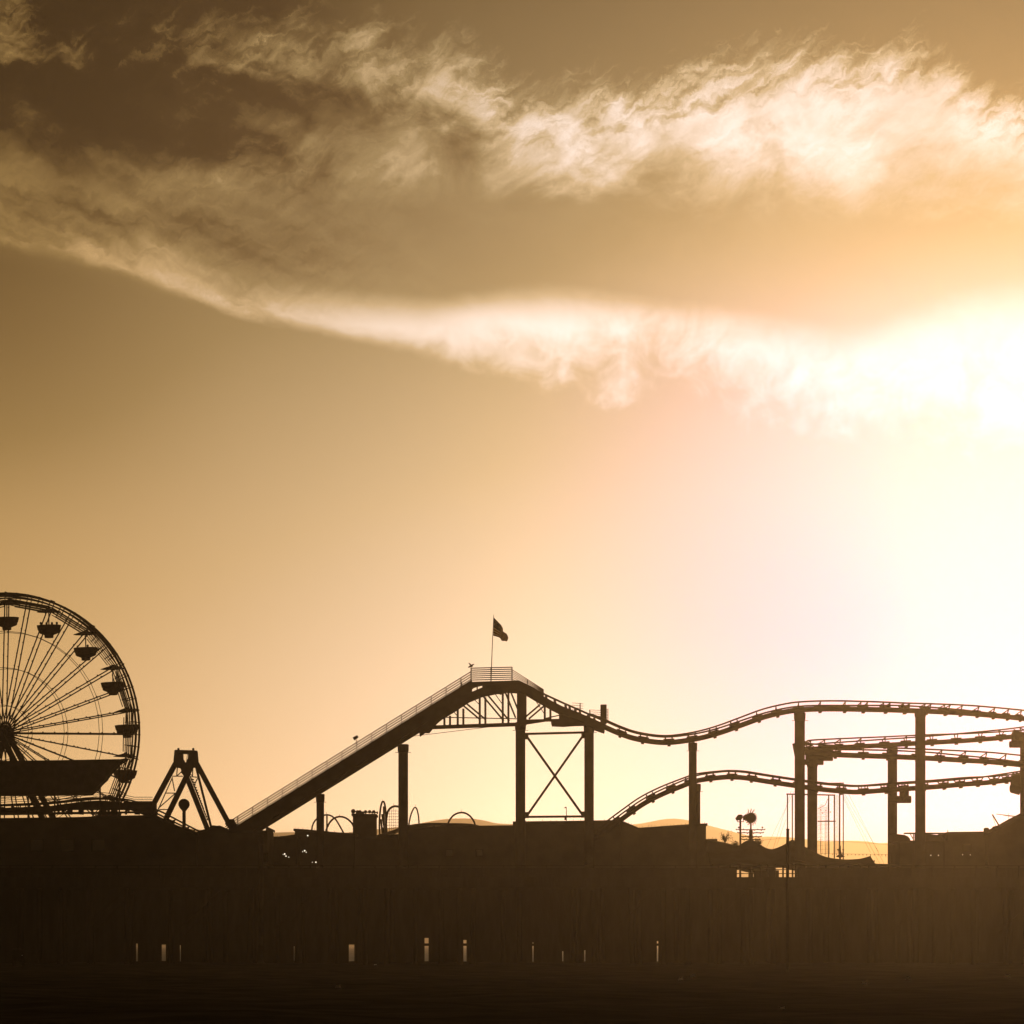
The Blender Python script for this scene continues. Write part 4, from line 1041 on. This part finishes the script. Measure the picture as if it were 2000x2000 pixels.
su = thing('sun_sign', (xx(1466.5, 222), 222, DECK), 'sun shaped sign with wavy rays above stacked crossbars', 'sign')
sc0 = at(1466.5, 1597.5, 222); pxm = 222 / F
MB().tube([(xx(1466.5, 222), 222, DECK), at(1466.5, 1607, 222)], 0.09, 8).build('mast', M['steel'], su)
MB().tube([sc0 + Vector((0, -0.15, 0)), sc0 + Vector((0, 0.15, 0))], 10 * pxm, 28).build('disc', M['steel'], su)
b = MB()
for k in range(18):
    a = 2 * math.pi * k / 18 + 0.17; L = 19 if 60 < math.degrees(a) % 360 < 120 else (16 if 235 < math.degrees(a) % 360 < 310 else 13.5)
    d_ = Vector((math.cos(a), 0, math.sin(a))); e_ = Vector((-math.sin(a), 0, math.cos(a)))
    b.tube([sc0 + d_ * 9 * pxm, sc0 + d_ * (9 + (L - 9) * .35) * pxm + e_ * 0.05, sc0 + d_ * (9 + (L - 9) * .7) * pxm - e_ * 0.05, sc0 + d_ * L * pxm], [0.07, 0.055, 0.045, 0.015], 6)
b.build('ray', M['steel'], su)
b = MB(); b.ball(at(1455, 1597, 221.8), 0.24, 10, 1, 1, 1.2); b.bar(at(1452, 1599, 221.8), at(1459, 1592, 221.8), 0.3); b.build('bracket_lamp', M['steel'], su)
b = MB(); b.prism([(xx(1462, 222), DECK), (xx(1471, 222), DECK), (xx(1469.5, 222), zz(1620, 222)), (xx(1463.5, 222), zz(1620, 222))], 221.7, 222.3); b.build('pedestal', M['steel'], su)
for py, x0, x1 in ((1620.5, 1438, 1494), (1626.5, 1441, 1491), (1634, 1446, 1487), (1639.5, 1449, 1484)):
    b = MB(); b.bar(at(x0, py, 222), at(x1, py, 222), 0.1, 0.09)
    for k in range(9): b.ball(at(x0 + (x1 - x0) * k / 8, py + (1.2 if k % 2 else -0.8), 222), 0.07, 6)
    b.build('crossbar', M['steel'], su)
b = MB()
for px in (1443, 1489): b.ball(at(px, 1616, 222), 0.1, 8); b.bar(at(px, 1620, 222), at(px, 1616, 222), 0.04)
b.build('finial', M['steel'], su)

fp = thing('floodlight_mast', (xx(1446, 214), 214, DECK), 'floodlight mast with a boxy head beside the sun sign', 'floodlight')
MB().tube([(xx(1446, 214), 214, DECK), at(1446, 1600, 214)], 0.1, 10).build('mast', M['steel'], fp)
Y_ = 213.8
MB().prism([(xx(px, Y_), zz(py, Y_)) for px, py in ((1437, 1598), (1442, 1591), (1449, 1591), (1451, 1593), (1449.5, 1600), (1444, 1602), (1439, 1602))], Y_, Y_ + 0.5).build('lamp_head', M['steel'], fp)
b = MB(); b.bar(at(1440, 1605, Y_ + .2), at(1453, 1605, Y_ + .2), 0.07); b.bar(at(1440, 1605, Y_ + .2), at(1440, 1600, Y_ + .2), 0.07); b.bar(at(1451.5, 1605, Y_ + .2), at(1451.5, 1600, Y_ + .2), 0.06); b.bar(at(1451.5, 1600, Y_ + .2), at(1454.5, 1595, Y_ + .2), 0.06); b.build('yoke', M['steel'], fp)

ol = thing('lamp_post', (xx(1641.5, 216), 216, DECK), 'ornate lamp post with two ball lights below the trapeze poles', 'lamp post')
MB().tube([(xx(1641.5, 216), 216, DECK), at(1641.5, 1652, 216)], [0.12, 0.04], 8).build('post', M['steel'], ol)
MB().lathe([(0.1, -0.5), (0.42, -0.44), (0.42, -0.38), (0.16, -0.2), (0.05, 0.25)], tuple(at(1641.5, 1665, 216)), 12).build('crown', M['steel'], ol)
for px in (1637, 1647): 
    b = MB(); b.ball(at(px, 1659.5, 216), 0.1, 10); b.bar(at(px, 1660, 216), at(px + (1641.5 - px) * .5, 1672, 216), 0.05); b.build('ball_light', M['steel'], ol)
bt = thing('bunting_line', at(1665, 1668, 212), 'string of small hanging pennants right of the trapeze rig', 'bunting')
b = MB(); b.bar(at(1598, 1667, 212), at(1738, 1669, 212), 0.02); b.build('line', M['rail'], bt)
b = MB()
for k in range(18):
    x = 1604 + 7.4 * k; p = at(x, 1667.3 + 0.014 * (x - 1604), 211.98)
    b.prism([(p.x - 0.05, p.z), (p.x + 0.05, p.z), (p.x + rnd.uniform(-.04, .04), p.z - rnd.uniform(0.12, 0.3))], 211.97, 211.99)
b.build('pennant', M['tent'], bt)

sl_ = thing('street_lamp', at(1106, 1603, 209), 'thin lamp pole between the two braced columns', 'street lamp')
MB().bar(at(1106.5, 1603, 209), at(1106, 1576, 209), 0.07).build('post', M['rail'], sl_)
MB().box(xx(1102.5, 209), xx(1107, 209), 208.9, 209.3, zz(1601.5, 209), zz(1595.5, 209)).build('junction_box', M['steel'], sl_)
b = MB(); b.bar(at(1106, 1577, 209), at(1104, 1576, 209), 0.05); b.ball(at(1104, 1577.5, 209), 0.1, 8, 1, 1, .6); b.build('lamp_head', M['rail'], sl_)

# tall bare pole standing on the beach
PY = 128.0
gz = sand_h(xx(1537.6, PY), PY)
bp_ = thing('beach_pole', (xx(1537.6, PY), PY, gz), 'tall dark bare pole standing on the beach in front of the tents', 'pole')
MB().tube([(xx(1537.6, PY), PY, gz - 0.4), at(1538.3, 1660, PY), at(1538.6, 1620, PY)], [0.10, 0.094, 0.088], 14).build('shaft', M['bin'], bp_)
MB().lathe([(0.108, 0), (0.112, 0.04), (0.07, 0.06)], tuple(at(1538.6, 1620.5, PY)), 14).build('cap', M['steel'], bp_)

# litter bin on the sand
BY = 172.0
zb = sand_h(xx(34.5, BY), BY)
bn = thing('litter_bin', (xx(34.5, BY), BY, zb), 'dark drum litter bin standing on the sand at the left', 'bin')
MB().lathe([(0.39, 0), (0.41, 0.05), (0.42, 0.5), (0.40, 0.52), (0.42, 0.54), (0.43, 0.98), (0.41, 1.0)], (xx(34.5, BY), BY, zb), 24).build('drum', M['bin'], bn)
MB().lathe([(0.45, 1.0), (0.46, 1.06), (0.40, 1.3), (0.2, 1.42)], (xx(34.5, BY), BY, zb), 24).build('lid', M['bin'], bn)
MB().box(xx(45, BY), xx(46, BY), BY - 0.43, BY - 0.38, zb + 0.85, zb + 0.9).build('latch', M['paper'], bn)

# scraps lying on the sand
for px, py in ((1773, 1913.5), (1688, 1922), (1528, 1963.5), (660, 1929.5), (1330, 1913.5), (1353, 1911), (1968, 1906.5), (733, 1885), (1506, 1879), (219, 1871), (412, 1878)):
    Y_ = EYE * F / (py - HZ); x = xx(px, Y_); z = sand_h(x, Y_)
    b = MB(); s_ = 0.0011 * Y_ * (1.0 if py > 1900 else 0.6)
    b.quadbox([(x - s_, Y_ - s_ * .6, z - .01), (x + s_ * .8, Y_ - s_ * .8, z - .01), (x + s_, Y_ + s_ * .7, z - .01), (x - s_ * .7, Y_ + s_, z - .01), (x - s_ * .9, Y_ - s_ * .4, z + s_ * .5), (x + s_ * .8, Y_ - s_ * .6, z + s_ * .9), (x + s_ * .9, Y_ + s_ * .6, z + s_ * .3), (x - s_ * .6, Y_ + s_ * .8, z + s_ * .7)])
    tag(b.build('litter_scrap', M['paper']), 'tiny pale crumpled scrap lying on the dark sand', 'litter', 'litter scraps on the sand')

# ================================================================== small trees beyond the kiosk
def tree(px, base, top, Y, label, seed, spread):
    rn = random.Random(seed)
    t = thing('tree', (xx(px, Y), Y, DECK), label, 'tree', 'small trees beyond the tents')
    H = zz(top, Y); x0 = xx(px, Y); b = MB()
    zb = zz(base, Y)
    b.tube([(x0, Y, DECK), (x0 + .05, Y, (DECK + zb) / 2), (x0, Y, zb)], [0.14, 0.11, 0.08], 8)
    tips = []
    for k in range(11):
        a = rn.uniform(0, 6.28); rr = rn.uniform(.3, 1) * spread
        e = Vector((x0 + rr * math.cos(a), Y + rr * math.sin(a), zb + (H - zb) * rn.uniform(.35, 1)))
        m_ = Vector((x0 + rr * .35 * math.cos(a), Y + rr * .35 * math.sin(a), zb + (e.z - zb) * .6))
        b.tube([(x0, Y, zb - .1), m_, e], [0.06, 0.04, 0.012], 5); tips.append(e); tips.append(m_)
    b.build('trunk', M['bark'], t)
    b = MB()
    for k in range(420):
        c = rn.choice(tips) + Vector((rn.gauss(0, .16), rn.gauss(0, .16), rn.gauss(0, .14)))
        d1 = Vector((rn.uniform(-1, 1), rn.uniform(-1, 1), rn.uniform(-1, 1))).normalized() * rn.uniform(.05, .11)
        d2 = d1.cross(Vector((rn.uniform(-1, 1), rn.uniform(-1, 1), 1)).normalized()) * .5
        q = len(b.v); b.v += [tuple(c - d1), tuple(c + d2), tuple(c + d1), tuple(c - d2)]; b.f.append((q, q + 1, q + 2, q + 3))
    b.build('crown', M['leaf'], t)
tree(1416, 1644, 1628, 224, 'small sparse tree right of the flat kiosk', 5, 0.55)
tree(1481, 1650, 1641, 224, 'low leafy bush-like tree just right of the sun sign', 8, 0.4)
tree(1436, 1654, 1646, 224, 'tiny scrubby tree at the foot of the floodlight mast', 9, 0.35)
